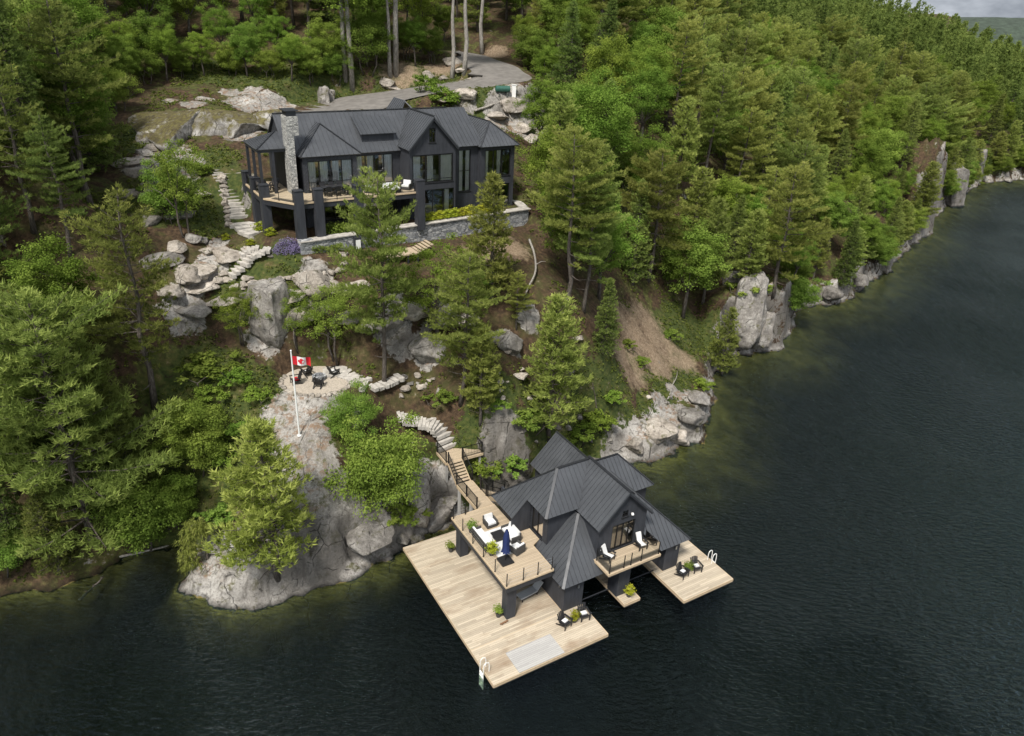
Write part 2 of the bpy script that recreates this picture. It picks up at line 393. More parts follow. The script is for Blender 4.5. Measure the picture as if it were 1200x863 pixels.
bedc = t.ramp(n1, [(.3, (.13,.105,.035)), (.7, (.30,.235,.085))])
dep = t.math('MULTIPLY', t.math('ADD', zs.outputs[2], t.math('MULTIPLY', t.math('SUBTRACT', n1, .5), .9)), -.30)
c = t.mix(t.ramp(dep, [(0., 0.), (.02, 1.)]), c, t.mix(t.ramp(dep, [(.0, 0.), (.16, .5), (.4, .88), (.75, 1.)]), bedc, (.0015,.0032,.0022)))  # bed blackens with depth: light absorbed by the water put into its colour
h = t.math('SUBTRACT', t.math('ADD', t.math('MULTIPLY', n2, .55), t.math('MULTIPLY', speck, .5)), t.math('MULTIPLY', t.math('MULTIPLY', crk, .7), msk(sx.outputs[0], .44, .58)))
t.pbr(c, .88, 0, t.bump(h, .9, .2), .2); M['terrain'] = t.m
# ---- loose rocks
def rockmat(key, lo, mid, hi, moss=0):
    t = NT(key); P = t.pos(); oi = t.n('ObjectInfo')
    a = t.noise(P, .8, 5, .62, .5); b = t.math('ADD', t.math('MULTIPLY', t.noise(P, 5.5, 5, .75), .6), t.math('MULTIPLY', t.noise(P, 19, 3, .7), .4)); st_ = t.noise(t.scaled(P, (2.8, 2.8, .3)), 1.0, 4, .65)
    c = t.ramp(a, [(.32, lo), (.5, mid), (.68, hi)])
    c = t.mix(t.ramp(b, [(.38, .9), (.5, 0.)]), c, tuple(x*.45 for x in mid)); c = t.mix(t.ramp(b, [(.55, 0.), (.66, .7)]), c, tuple(min(.62, x*1.3) for x in hi))
    c = t.mix(t.ramp(st_, [(.54, 0.), (.7, .65)]), c, (.08,.072,.064))
    v = t.n('TexVoronoi', feature='DISTANCE_TO_EDGE'); t.put(v.inputs['Vector'], t.scaled(t.mix(.7, P, t.n('TexNoise', Scale=.6, Detail=3).outputs['Color'], 'ADD'), (1., .5, 1.4), (.2,.1,.5))); v.inputs['Scale'].default_value = .6
    ck = t.math('MULTIPLY', t.ramp(v.outputs[0], [(0., 1.), (.018, 0.)]), t.ramp(t.noise(P, .8, 3), [(.47, 0.), (.57, 1.)])); c = t.mix(t.math('MULTIPLY', ck, .85), c, (.025,.022,.02))
    c = t.mix(t.ramp(t.noise(P, 1.3, 5, .7), [(.56, 0.), (.66, .8)]), c, (.085,.082,.035))
    if moss:
        nn = t.n('SeparateXYZ'); t.put(nn.inputs[0], t.n('NewGeometry').outputs['Normal']); mv = t.noise(P, .9, 5, .7); f = t.ramp(t.math('ADD', nn.outputs[2], t.math('MULTIPLY', t.math('SUBTRACT', mv, .5), 2.2)), [(.35, 0.), (.8, .92)]); c = t.mix(f, c, t.ramp(t.noise(P, 3, 4), [(.35, (.055,.042,.02)), (.6, (.12,.105,.03))]))
    zz = t.n('SeparateXYZ'); t.put(zz.inputs[0], P); c = t.mix(1., c, t.ramp(zz.outputs[2], [(.02, .3), (.12, .5), (.4, 1.)]), 'MULTIPLY')
    hs = t.n('HueSaturation'); t.put(hs.inputs['Color'], c); t.put(hs.inputs['Value'], t.math('ADD', .75, t.math('MULTIPLY', oi.outputs['Random'], .45)))
    t.pbr(hs.outputs[0], .88, 0, t.bump(t.math('SUBTRACT', t.math('MULTIPLY', b, .3), t.math('MULTIPLY', ck, .6)), .9, .12), .2); M[key] = t.m
rockmat('boulder', (.13,.12,.108), (.225,.208,.19), (.35,.332,.305))
rockmat('pale_boulder', (.22,.19,.16), (.36,.32,.275), (.48,.44,.39))
simple('flagstone', (.42,.395,.36), .88, 0, .38, 2.3, .2, .4)
rockmat('mossy_rock', (.15,.14,.125), (.30,.285,.265), (.50,.48,.45), 1)
# ---- water
t = NT('water'); P = t.pos()
w1 = t.noise(t.scaled(P, (1, 1.9, 1), (0,0,.35)), 1.7, 2, .5, .3); w2 = t.noise(t.scaled(P, (1, 1.7, 1), (0,0,-.2)), 5., 3, .6, .3); w3 = t.noise(P, .05, 3, .5)
amp = t.ramp(w3, [(.38, .3), (.62, 1.)])
hh = t.math('MULTIPLY', t.math('ADD', w1, t.math('MULTIPLY', w2, .36)), amp)
bn = t.bump(hh, 1., .8)
gl = t.n('BsdfGlossy'); gl.inputs['Roughness'].default_value = .05; gl.inputs['Color'].default_value = (.56,.72,.82,1); t.put(gl.inputs['Normal'], bn)
tr = t.n('BsdfTransparent'); tr.inputs['Color'].default_value = (.66,.78,.66,1)
fr = t.n('Fresnel'); fr.inputs['IOR'].default_value = 1.333; t.put(fr.inputs['Normal'], bn)
ms = t.n('MixShader'); t.put(ms.inputs[0], fr.outputs[0]); t.put(ms.inputs[1], tr.outputs[0]); t.put(ms.inputs[2], gl.outputs[0])
t.t.links.new(ms.outputs[0], t.out.inputs[0]); M['water'] = t.m
# ---- foliage: albedo varies per tuft (attribute) and per plant
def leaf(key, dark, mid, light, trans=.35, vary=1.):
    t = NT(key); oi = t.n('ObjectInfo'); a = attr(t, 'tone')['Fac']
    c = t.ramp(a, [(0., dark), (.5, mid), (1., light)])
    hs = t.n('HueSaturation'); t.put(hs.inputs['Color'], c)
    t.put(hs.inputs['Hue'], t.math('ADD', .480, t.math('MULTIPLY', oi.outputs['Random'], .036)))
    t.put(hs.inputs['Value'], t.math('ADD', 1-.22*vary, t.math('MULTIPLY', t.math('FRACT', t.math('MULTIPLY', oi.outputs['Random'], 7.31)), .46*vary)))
    d = t.n('BsdfDiffuse'); t.put(d.inputs[0], hs.outputs[0]); tl = t.n('BsdfTranslucent'); t.put(tl.inputs[0], hs.outputs[0])
    ms = t.n('MixShader'); ms.inputs[0].default_value = trans; t.put(ms.inputs[1], d.outputs[0]); t.put(ms.inputs[2], tl.outputs[0])
    t.t.links.new(ms.outputs[0], t.out.inputs[0]); M[key] = t.m
leaf('pine_needles', (.095,.125,.034), (.245,.30,.072), (.43,.475,.14), .52)
leaf('young_pine_needles', (.14,.19,.04), (.31,.385,.085), (.50,.56,.16), .5, .1)
leaf('shade_needles', (.07,.098,.03), (.19,.24,.06), (.36,.41,.115), .5)  # darker pine needles: shade and vignetting on the left put into the colour
leaf('dark_needles', (.065,.10,.03), (.175,.235,.06), (.33,.39,.11), .5)
leaf('broad_leaves', (.075,.125,.022), (.185,.275,.045), (.34,.43,.085), .5)
leaf('bright_leaves', (.08,.135,.025), (.185,.27,.05), (.33,.42,.09), .5)
leaf('lime_leaves', (.13,.16,.015), (.28,.31,.03), (.42,.44,.06))
leaf('lavender_flowers', (.12,.115,.17), (.24,.21,.36), (.36,.32,.50))
leaf('undergrowth', (.045,.06,.014), (.105,.13,.028), (.20,.215,.055))
t = NT('bark'); P = t.coord(); a = t.noise(t.scaled(P, (5, 5, 1)), 2.2, 4, .65)
t.pbr(t.ramp(a, [(.3, (.035,.028,.023)), (.55, (.11,.095,.082)), (.75, (.21,.19,.17))]), .9, 0, t.bump(a, .7, .05), .15); M['bark'] = t.m
t = NT('pale_bark'); P = t.coord(); a = t.noise(t.scaled(P, (3, 3, 1)), 2.2, 4, .65)
t.pbr(t.ramp(a, [(.3, (.14,.125,.11)), (.55, (.30,.28,.25)), (.75, (.46,.43,.39))]), .9, 0, t.bump(a, .6, .04), .15); M['pale_bark'] = t.m
# ---- buildings
def roofmat(key, c):
    t = NT(key); P = t.coord(); a = t.noise(P, .6, 5, .6); b = t.noise(P, 5., 3, .6)
    cc = t.ramp(t.math('ADD', t.math('MULTIPLY', a, .7), t.math('MULTIPLY', b, .3)), [(.25, tuple(x*.78 for x in c)), (.75, tuple(x*1.22 for x in c))])
    t.pbr(cc, t.ramp(a, [(.3, .38), (.7, .55)]), .35, t.bump(a, .12, .03), .5); M[key] = t.m
roofmat('metal_roof', (.080,.085,.094)); roofmat('roof_cap', (.034,.036,.041))
t = NT('siding'); P = t.coord(); s_ = t.n('SeparateXYZ'); t.put(s_.inputs[0], P)
def stripes(t, sock, w): return t.math('LESS_THAN', t.math('FRACT', t.math('DIVIDE', sock, w)), .16)
st = t.math('MAXIMUM', stripes(t, s_.outputs[0], .3), stripes(t, s_.outputs[1], .3)); a = t.noise(t.scaled(P, (3,3,.7)), 1.2, 4, .6)
t.pbr(t.ramp(a, [(.3, (.026,.028,.034)), (.7, (.044,.047,.056))]), .62, 0, t.bump(st, .5, .03), .35); M['siding'] = t.m
simple('dark_trim', (.028,.030,.036), .5, 0, .15, 3)
simple('black_metal', (.014,.014,.015), .45, .3, .2, 9)
simple('black_plastic', (.018,.018,.020), .5, 0, .25, 9)
simple('grey_wicker', (.06,.058,.056), .75, 0, .3, 40, .3, .3)
simple('white_cloth', (.66,.66,.655), .85, 0, .06, 8, .2)
simple('navy_cloth', (.022,.035,.115), .85, 0, .25, 5, .2)
simple('red_cloth', (.50,.02,.03), .8, 0, .15, 6, .2)
simple('white_paint', (.76,.76,.74), .4, 0, .06, 4)
simple('steel', (.55,.56,.57), .3, .9, .1, 5)
simple('concrete', (.42,.41,.39), .85, 0, .15, 3, .3, .2)
simple('asphalt', (.17,.158,.145), .92, 0, .28, 1.1, .2, .3)
simple('gravel', (.40,.35,.29), .95, 0, .3, 9, .2, .5)
simple('curtain', (.90,.895,.88), .9, 0, .08, 3)
simple('dark_interior', (.62,.60,.56), .9, 0, .3, 1.5)
simple('warm_curtain', (.40,.32,.20), .9, 0, .25, 3)
simple('rug_cloth', (.60,.60,.60), .95, 0, .2, 5, .2)
simple('stone_grey_fabric', (.36,.38,.40), .9, 0, .1, 8)
simple('green_paint', (.03,.10,.075), .5, 0, .15, 5)
simple('stain', (.20,.11,.06), .8, 0, .3, 4)
simple('hill_woods', (.045,.062,.045), .95, 0, .45, .12)
simple('soil', (.05,.032,.022), .95, 0, .4, 3, .2, .6)
wood('deck_boards', (.43,.345,.245), 1, .14, .65, .16)
wood('dock_boards', (.45,.385,.295), 1, .15, .7, .24, (.22,.14,.08))
wood('grey_boards', (.40,.39,.375), 1, .14, .75, .14)
simple('cedar_trim', (.50,.39,.26), .65, 0, .15, 4)
t = NT('glass'); gl = t.n('BsdfGlossy'); gl.inputs['Roughness'].default_value = .02; tr = t.n('BsdfTransparent'); tr.inputs['Color'].default_value = (.93,.96,.96,1)
fr = t.n('Fresnel'); fr.inputs['IOR'].default_value = 1.5; ms = t.n('MixShader')
t.put(ms.inputs[0], t.math('MINIMUM', t.math('ADD', t.math('MULTIPLY', fr.outputs[0], 1.3), .20), 1.)); t.put(ms.inputs[1], tr.outputs[0]); t.put(ms.inputs[2], gl.outputs[0])
t.t.links.new(ms.outputs[0], t.out.inputs[0]); M['glass'] = t.m
t = NT('rail_glass'); gl = t.n('BsdfGlossy'); gl.inputs['Roughness'].default_value = .02; tr = t.n('BsdfTransparent'); tr.inputs['Color'].default_value = (.95,.97,.96,1)
fr = t.n('Fresnel'); fr.inputs['IOR'].default_value = 1.4; ms = t.n('MixShader'); t.put(ms.inputs[0], fr.outputs[0]); t.put(ms.inputs[1], tr.outputs[0]); t.put(ms.inputs[2], gl.outputs[0])
t.t.links.new(ms.outputs[0], t.out.inputs[0]); M['rail_glass'] = t.m
def masonry(key, sc, stretch, stops):
    t = NT(key); P = t.coord(); v = t.n('TexVoronoi'); vec = t.scaled(P, stretch); t.put(v.inputs['Vector'], vec); v.inputs['Scale'].default_value = sc
    e = t.n('TexVoronoi', feature='DISTANCE_TO_EDGE'); t.put(e.inputs['Vector'], vec); e.inputs['Scale'].default_value = sc
    g = t.n('SeparateColor'); t.put(g.inputs[0], v.outputs['Color']); a = t.noise(P, 9, 3)
    c = t.ramp(t.math('ADD', t.math('MULTIPLY', g.outputs[0], .8), t.math('MULTIPLY', a, .2)), stops)
    j = t.ramp(e.outputs[0], [(.02, 0.), (.07, 1.)]); c = t.mix(j, (.10,.10,.10), c)
    t.pbr(c, .85, 0, t.bump(j, .7, .04), .2); M[key] = t.m
masonry('ledgestone', 2.6, (1, 1, 2.3), [(.1, (.15,.16,.175)), (.5, (.30,.31,.325)), (.9, (.46,.46,.45))])
masonry('chimney_stone', 4.2, (1, 1, 2.), [(.1, (.22,.22,.215)), (.5, (.42,.415,.395)), (.9, (.56,.55,.51))])
# ------------------------------------------------------------------ sky and sun
SUN_EL, SUN_AZ = R(56), R(200)      # azimuth the light comes from, clockwise from +Y
w = bpy.data.worlds.new('World'); scene.world = w; w.use_nodes = True; nt = w.node_tree; nt.nodes.clear()
sky = nt.nodes.new('ShaderNodeTexSky'); sky.sky_type = 'NISHITA'; sky.sun_disc = False; sky.sun_elevation = SUN_EL; sky.sun_rotation = SUN_AZ
sky.altitude = 300; sky.air_density = 1.; sky.dust_density = 6.; sky.ozone_density = 1.
hs = nt.nodes.new('ShaderNodeHueSaturation'); hs.inputs['Saturation'].default_value = .38; hs.inputs['Value'].default_value = 1.9
# a broken cloud deck: white cloud covers most of the sky, brighter overhead than near the horizon
tc = nt.nodes.new('ShaderNodeTexCoord'); mp = nt.nodes.new('ShaderNodeMapping'); mp.inputs['Scale'].default_value = (1, 1, 2.6)
cn = nt.nodes.new('ShaderNodeTexNoise'); cn.inputs['Scale'].default_value = 4.5; cn.inputs['Detail'].default_value = 6; cn.inputs['Roughness'].default_value = .58
cr_ = nt.nodes.new('ShaderNodeValToRGB'); cr_.color_ramp.elements[0].position = .32; cr_.color_ramp.elements[0].color = (.55,.55,.55,1); cr_.color_ramp.elements[1].position = .5; cr_.color_ramp.elements[1].color = (1,1,1,1)
cb_ = nt.nodes.new('ShaderNodeValToRGB'); cb_.color_ramp.elements[0].position = .38; cb_.color_ramp.elements[0].color = (.42,.45,.50,1); cb_.color_ramp.elements[1].position = .66; cb_.color_ramp.elements[1].color = (1,1,1,1)
cl = nt.nodes.new('ShaderNodeMix'); cl.data_type = 'RGBA'; cl.blend_type = 'MULTIPLY'; cl.inputs[0].default_value = 1; cl.inputs[7].default_value = (9.6, 9.9, 10.3, 1)
mu = nt.nodes.new('ShaderNodeMix'); mu.data_type = 'RGBA'
bg = nt.nodes.new('ShaderNodeBackground'); bg.inputs['Strength'].default_value = .12; wo = nt.nodes.new('ShaderNodeOutputWorld')
L = nt.links.new
L(tc.outputs['Generated'], mp.inputs[0]); L(mp.outputs[0], cn.inputs['Vector']); L(cn.outputs['Fac'], cr_.inputs[0]); L(cn.outputs['Fac'], cb_.inputs[0])
# dark blue-grey patch added high in the north, so ripples reflect with contrast
dt = nt.nodes.new('ShaderNodeVectorMath'); dt.operation = 'DOT_PRODUCT'; dt.inputs[1].default_value = (.1, .74, .66); L(tc.outputs['Generated'], dt.inputs[0])
dr_ = nt.nodes.new('ShaderNodeValToRGB'); e_ = dr_.color_ramp.elements; e_[0].position = .6; e_[0].color = (1,1,1,1); e_[1].position = .95; e_[1].color = (.13,.16,.19,1); L(dt.outputs['Value'], dr_.inputs[0])
dm = nt.nodes.new('ShaderNodeMix'); dm.data_type = 'RGBA'; dm.blend_type = 'MULTIPLY'; dm.inputs[0].default_value = 1
L(sky.outputs[0], hs.inputs['Color']); L(cb_.outputs[0], cl.inputs[6]); L(cr_.outputs[0], mu.inputs[0]); L(hs.outputs[0], mu.inputs[6]); L(cl.outputs[2], mu.inputs[7]); L(mu.outputs[2], dm.inputs[6]); L(dr_.outputs[0], dm.inputs[7]); L(dm.outputs[2], bg.inputs[0]); L(bg.outputs[0], wo.inputs[0])
sl = bpy.data.lights.new('sun', 'SUN'); so = bpy.data.objects.new('sun', sl); col.objects.link(so)
sl.energy = 5.0; sl.angle = R(10); sl.color = (1, .95, .87)
sd_ = Vector((math.sin(SUN_AZ)*math.cos(SUN_EL), math.cos(SUN_AZ)*math.cos(SUN_EL), math.sin(SUN_EL)))
so.rotation_euler = sd_.to_track_quat('Z', 'Y').to_euler(); so.location = (0, 0, 120)
scene.view_settings.view_transform = 'Standard'; scene.view_settings.look = 'None'; scene.view_settings.exposure = 0
scene.cycles.sample_clamp_indirect = 5; scene.cycles.sample_clamp_direct = 8; scene.cycles.max_bounces = 6; scene.cycles.diffuse_bounces = 4; scene.cycles.glossy_bounces = 3; scene.cycles.transmission_bounces = 4
scene.cycles.transparent_max_bounces = 8; scene.cycles.use_denoising = True; scene.cycles.caustics_reflective = False; scene.cycles.caustics_refractive = False
scene.cycles.use_adaptive_sampling = True; scene.cycles.adaptive_threshold = .015
# ------------------------------------------------------------------ terrain sheet
def hits(L): return [(*hit(x, y)[:2], r) for x, y, r in L]
ROCK = hits([(262,692,3),(300,690,4),(340,685,4),(380,670,3.5),(410,655,3),(330,650,3.5),(430,640,2.6),(440,625,2.2),(395,625,3),(400,590,2.4),(360,560,2.6),(345,540,2.2),(350,515,2.2),(345,485,2.3),(365,478,2),(400,480,1.6),
 (240,670,2),(515,600,2.2),(500,590,2.2),(520,620,1.6),(490,620,1.6),(460,640,2),(255,655,1.4),
 (780,505,2.2),(765,525,2.),(800,490,2.2),(740,532,2.),(818,465,1.8),(775,475,1.2),(750,505,1.1),(722,540,1.4),(790,460,1.),(600,545,1.5),(590,560,2),
 (225,122,1.6),(240,116,1.3),(285,122,2.2),(310,118,2.4),(328,124,2.),(295,106,1.4),(270,108,1.2),(200,118,1.),(300,148,2.6),(282,158,2.),(322,150,2),(190,185,2.6),(200,215,2.4),(170,195,2),(215,195,2),(330,140,2.5),
 (215,365,1.6),(370,330,1.5),(312,388,1.6),(320,345,1.),(250,310,1.3),(228,330,1.3),(255,285,.9),
 (460,380,1.6),(470,400,1.2),(500,412,1.3),(595,402,1.1),(620,370,.9),(520,355,.9),
 (600,135,2.4),(615,150,3),(610,128,2.4),(585,140,2),(630,140,2),(545,118,1.3),(540,112,1.2)])
GREEN = hits([(250,85,4),(290,95,3),(380,80,5),(350,100,4),(330,90,4),(490,90,4),(520,95,3),(470,100,4),(560,115,4),(590,115,3),(520,105,3),(230,200,4),(200,230,5),(250,230,4),(240,250,3),(180,165,4),
 (310,460,3),(290,480,4),(260,500,4),(240,550,4),(220,590,4),(290,530,3),(310,330,3),(290,330,3),(340,330,2),(350,345,2),(260,440,3),(230,480,4),
 (640,540,3),(680,505,2.4),(700,510,3),(660,540,3),(690,530,2.5),(730,500,2),(760,480,1.6),(780,455,2),(800,430,2),(720,480,2.4),(755,535,1),(560,540,2.4),(590,510,2.5),(720,450,2),(800,455,1.6),(745,425,1.4),(790,400,3),(800,380,3),(820,400,3),(500,545,2),(490,560,2),(470,600,2.4),(440,600,2),(380,500,1.2),(370,520,1.5),(330,310,2),
 (760,505,1.),(745,515,.9),(785,490,.8),(720,520,1.5)])
TAN = hits([(768,392,3.),(752,408,2.8),(785,412,2.4),(740,385,2.2),(760,380,2.2),(800,420,1.8),(735,425,2.),(770,425,1.8),(590,290,2.4),(560,300,2),(640,470,1.2),(470,85,3),(540,65,2),(580,64,2),(520,80,3),(650,450,1.5)])
def cover(blobs, x, y, base):
    out = base
    for bx, by, r in blobs:
        d2 = ((x-bx)**2+(y-by)**2)/(r*r); out = np.maximum(out, np.clip(1.25-.75*d2, 0, 1))
    return out
sdg = shore_sd(XX, YY)
gy_, gx_ = np.gradient(ZZ, GY, GX); slope = np.hypot(gx_, gy_)
fbm_c = fbm(XX*.12, YY*.12, 4., 3)
rk = np.maximum(sstep(1.5, 2.8, slope)*.85, (1-sstep(.4, 1.6, np.abs(sdg-.5)))*.75*(sdg > -1.5)*(1-(XX < -23)*(YY < 60)*.45))
C = np.zeros(XX.shape+(4,)); C[..., 3] = 1
SOIL = hits([(460,360,5),(420,350,4),(520,370,5),(600,370,5),(380,360,4),(340,370,4),(260,330,4),(220,320,4),(640,380,4),(300,350,4),(180,110,5),(220,105,5),(260,100,5),(300,100,4),(600,450,5),(650,470,5),(560,450,4),(520,450,3.5),(620,510,4),(660,520,4),(690,480,4),(580,510,3),(640,545,3),(700,520,3),(720,430,4),(480,450,2.5),(300,440,5),(280,480,5),(240,560,4),(200,450,6),(760,480,5),(785,455,5),(740,510,3.5),(800,470,3),(150,500,6),(100,560,6),(50,600,6),(180,600,4)])
MULCH = hits([(715,410,3),(725,440,2.5),(800,400,2.5),(700,385,3),(260,450,5),(240,480,4),(270,415,4),(250,520,4),(600,450,6),(650,470,5),(560,450,5),(520,460,4),(480,455,3),(600,490,4),(560,490,3),(540,480,3),(640,440,4),(690,430,4),(700,400,4),(440,420,2),(350,320,3),(390,325,3),(240,300,3),(230,285,2),(285,490,3),(300,430,3),(560,300,5),(600,320,4)])
rk = rk*(1-.75*cover(SOIL, XX, YY, np.zeros(XX.shape)))
C[..., 0] = cover(ROCK, XX, YY, rk*.9)
C[..., 1] = cover(GREEN, XX, YY, (.32+.35*fbm_c)*(1-.8*cover(MULCH, XX, YY, np.zeros(XX.shape))))
C[..., 2] = cover(TAN, XX, YY, np.zeros(XX.shape))
ny, nx = XX.shape
me = bpy.data.meshes.new('terrain')
V = np.stack([XX, YY, ZZ], -1).reshape(-1, 3)
# rock faces get a sideways relief so that they do not read as a smooth sheet
st_ = (C[..., 0]*sstep(.25, 1., slope)).reshape(-1)
rel = ridged(V[:, 0]*.45, V[:, 1]*.45, V[:, 2]*.7, 4)*.9+fbm(V[:, 0]*1.3, V[:, 1]*1.3, V[:, 2]*1.6, 3)*.3
g2 = np.stack([-gx_, -gy_], -1).reshape(-1, 2); g2 /= (np.linalg.norm(g2, axis=1)[:, None]+1e-6)
V[:, :2] += g2*(rel*st_*.75)[:, None]
me.vertices.add(len(V)); me.vertices.foreach_set('co', V.astype(np.float32).ravel())
ii = (np.arange(ny-1)[:, None]*nx+np.arange(nx-1)[None]).ravel()
q = np.stack([ii, ii+1, ii+nx+1, ii+nx], -1).astype(np.int32)
me.loops.add(q.size); me.loops.foreach_set('vertex_index', q.ravel())
me.polygons.add(len(q)); me.polygons.foreach_set('loop_start', np.arange(0, q.size, 4, dtype=np.int32)); me.polygons.foreach_set('loop_total', np.full(len(q), 4, np.int32))
me.polygons.foreach_set('use_smooth', np.ones(len(q), bool)); me.update(calc_edges=True); me.validate()
ca = me.color_attributes.new('cover', 'FLOAT_COLOR', 'POINT'); ca.data.foreach_set('color', C.astype(np.float32).ravel())
me.materials.append(M['terrain'])
ter = bpy.data.objects.new('terrain', me); col.objects.link(ter); ter['kind'] = 'structure'
water = MB(); water.face([(-3000,-600,0),(3000,-600,0),(3000,4000,0),(-3000,4000,0)]); tag(water.build('lake_water', M['water']), kind='structure')
# driveway: a sheet just over the terrain bench
dv = MB(); nD = len(DRV)
rows = []
for i in range(nD):
    d = DRV[min(i+1, nD-1)]-DRV[max(i-1, 0)]; nrm2 = np.array((-d[1], d[0]))/np.hypot(d[0], d[1])
    hw = DRV[i][3]+.25*math.sin(i*.9)
    rows.append([(DRV[i][0]+nrm2[0]*k*hw, DRV[i][1]+nrm2[1]*k*hw, DRV[i][2]+.05-.04*abs(k)) for k in (-1, -.5, 0, .5, 1)])
for i in range(nD-1):
    for k in range(4): dv.face([rows[i][k], rows[i][k+1], rows[i+1][k+1], rows[i+1][k]])
tag(dv.build('driveway', M['asphalt'], smooth=True), kind='structure')
# ------------------------------------------------------------------ tree makers
def foliage_mesh(name, tri_v, tone, mat, per=3):
    n = len(tri_v)//per
    me = bpy.data.meshes.new(name)
    me.vertices.add(len(tri_v)); me.vertices.foreach_set('co', tri_v.astype(np.float32).ravel())
    me.loops.add(n*per); me.loops.foreach_set('vertex_index', np.arange(n*per, dtype=np.int32))
    me.polygons.add(n); me.polygons.foreach_set('loop_start', np.arange(0, n*per, per, dtype=np.int32)); me.polygons.foreach_set('loop_total', np.full(n, per, np.int32))
    me.update(calc_edges=True)
    a = me.attributes.new('tone', 'FLOAT', 'POINT'); a.data.foreach_set('value', np.repeat(np.clip(tone, 0, 1), per).astype(np.float32))
    me.materials.append(mat); return me
def needles(cent, dirs, tone, r, blades, length, width, spread=1.0, lift=.25):
    """tufts of needle blades: every tuft is a brush of thin triangles around its shoot"""
    N = len(cent); c = np.repeat(cent, blades, 0); d = np.repeat(dirs, blades, 0)
    j = r.normal(size=c.shape)*spread*.62; j[:, 2] = j[:, 2]*.75+lift
    bd = d+j; bd /= np.linalg.norm(bd, axis=1)[:, None]
    ln = length*(.65+.7*r.random(len(c)))[:, None]
    side = np.cross(bd, r.normal(size=c.shape)); side /= np.linalg.norm(side, axis=1)[:, None]+1e-9
    o = c+r.normal(size=c.shape)*.05
    wd = width*(.7+.6*r.random(len(c)))[:, None]
    tv = np.stack([o-side*wd*.6, o+side*wd*.6, o+bd*ln], 1).reshape(-1, 3)
    return tv, np.repeat(tone, blades)+r.normal(size=N*blades)*.07
def mesh_from(mb, name, mat):
    o = mb.build(name, mat, smooth=True); me = o.data; bpy.data.objects.remove(o); return me
def pine(seed, h, crown0, rad, mat, step=.62, per=(4, 6), droop=.0, upsweep=.22, flat=1., conical=.0, dens=1., blades=9, nl=.30, nw=.05, bare=.5, bark='bark', lean=0., tilt=0.):
    r = np.random.default_rng(seed); tr = MB(); cent, dirs, tone = [], [], []
    wob = r.normal(size=(7, 2))*h*.008; ks = np.linspace(0, 1, 7)
    def axis(t): return np.array([np.interp(t, ks, wob[:, 0])+lean*t*t*h, np.interp(t, ks, wob[:, 1]), t*h])
    r0 = .012*h+.05
    tr.tube([axis(t)+(np.array((0,0,-.6)) if t == 0 else 0) for t in np.linspace(0, .985, 12)], [r0*(1.25 if i == 0 else 1)*(1-i/12.5)+.012 for i in range(12)], 7)
    z = crown0*h*(1-bare); ph = r.random()*6
    while z < h*.985:
        t = z/h; tc = (z-crown0*h)/(h*(1-crown0))
        if tc < 0: prof = .5
        else:
            wide = math.sin(PI*min(1, .22+.8*tc))**.7 if tc < .62 else .12+(1-tc)**.7*1.58
            cone = (1-tc)**.85+.06
            prof = wide*(1-conical)+cone*conical
        n = r.integers(per[0], per[1]+1); sect = 1+.30*math.sin(z*1.7+seed)*(1-conical)
        if tc < 0: n = r.integers(1, 3)
        for k in range(n):
            ph += 2*PI/n+r.normal()*.35
            L = rad*prof*((.42+.8*r.random()) if conical < .3 else (.62+.5*r.random()))*sect*(1+.22*math.cos(ph*1.0+seed))
            if L < .25: L = .25
            live = tc >= 0 or r.random() < .25
            el = upsweep*(1.5*tc+.1)+r.normal()*.10-droop
            hd = np.array((math.cos(ph), math.sin(ph), 0.)); sd2 = np.array((-hd[1], hd[0], 0.))
            p0 = axis(t)
            def bp(s): return p0+hd*(L*s)+np.array((0,0,1.))*(L*s*el+L*.16*(s*s)*(1-droop*3)-L*.05*s)
            tr.tube([bp(s) for s in (0, .5, 1)], [r0*.30*(1-t)+.016, r0*.15*(1-t)+.011, .006], 4, cap=False)
            if not live: continue
            bt = .25+.35*r.random()
            s = .22+.12*r.random() if L > 1 else .05
            ds = .30/max(L, .5)/dens
            while s < 1.02:
                base = bp(s); rem = L*(1.04-s)
                for sg in (-1, 1):
                    sl_ = min(.40*L, .30+rem*.55)*(.6+.6*r.random()); m = max(1, int(sl_/.27*dens))
                    fd = hd*.75+sd2*sg*(.75+.3*r.random()); fd /= np.linalg.norm(fd)
                    for q in range(m):
                        f = (q+.7*r.random()+.3)/m
                        c = base+fd*sl_*f+r.normal(size=3)*.05+np.array((0,0,1.))*(.10*sl_*f*f+r.normal()*.085*flat)
                        cent.append(c); dirs.append(fd*.75+np.array((0,0,.55-droop)))
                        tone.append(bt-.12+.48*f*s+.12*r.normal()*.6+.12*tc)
                s += ds*(.75+.5*r.random())
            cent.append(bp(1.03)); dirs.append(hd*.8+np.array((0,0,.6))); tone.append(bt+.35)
        z += step*(.75+.5*r.random())*(1 if tc > 0 else 1.6)*(1-.35*max(0, tc))
    tp = axis(.985)
    for k in range(5): cent.append(tp+r.normal(size=3)*.08); dirs.append(np.array((0,0,1.))); tone.append(.75)
    cent, dirs, tone = np.array(cent), np.array(dirs), np.array(tone)
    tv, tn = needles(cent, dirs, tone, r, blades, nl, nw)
    return mesh_from(tr, 'pine_trunk', M[bark]), foliage_mesh('pine_crown', tv, tn, M[mat])
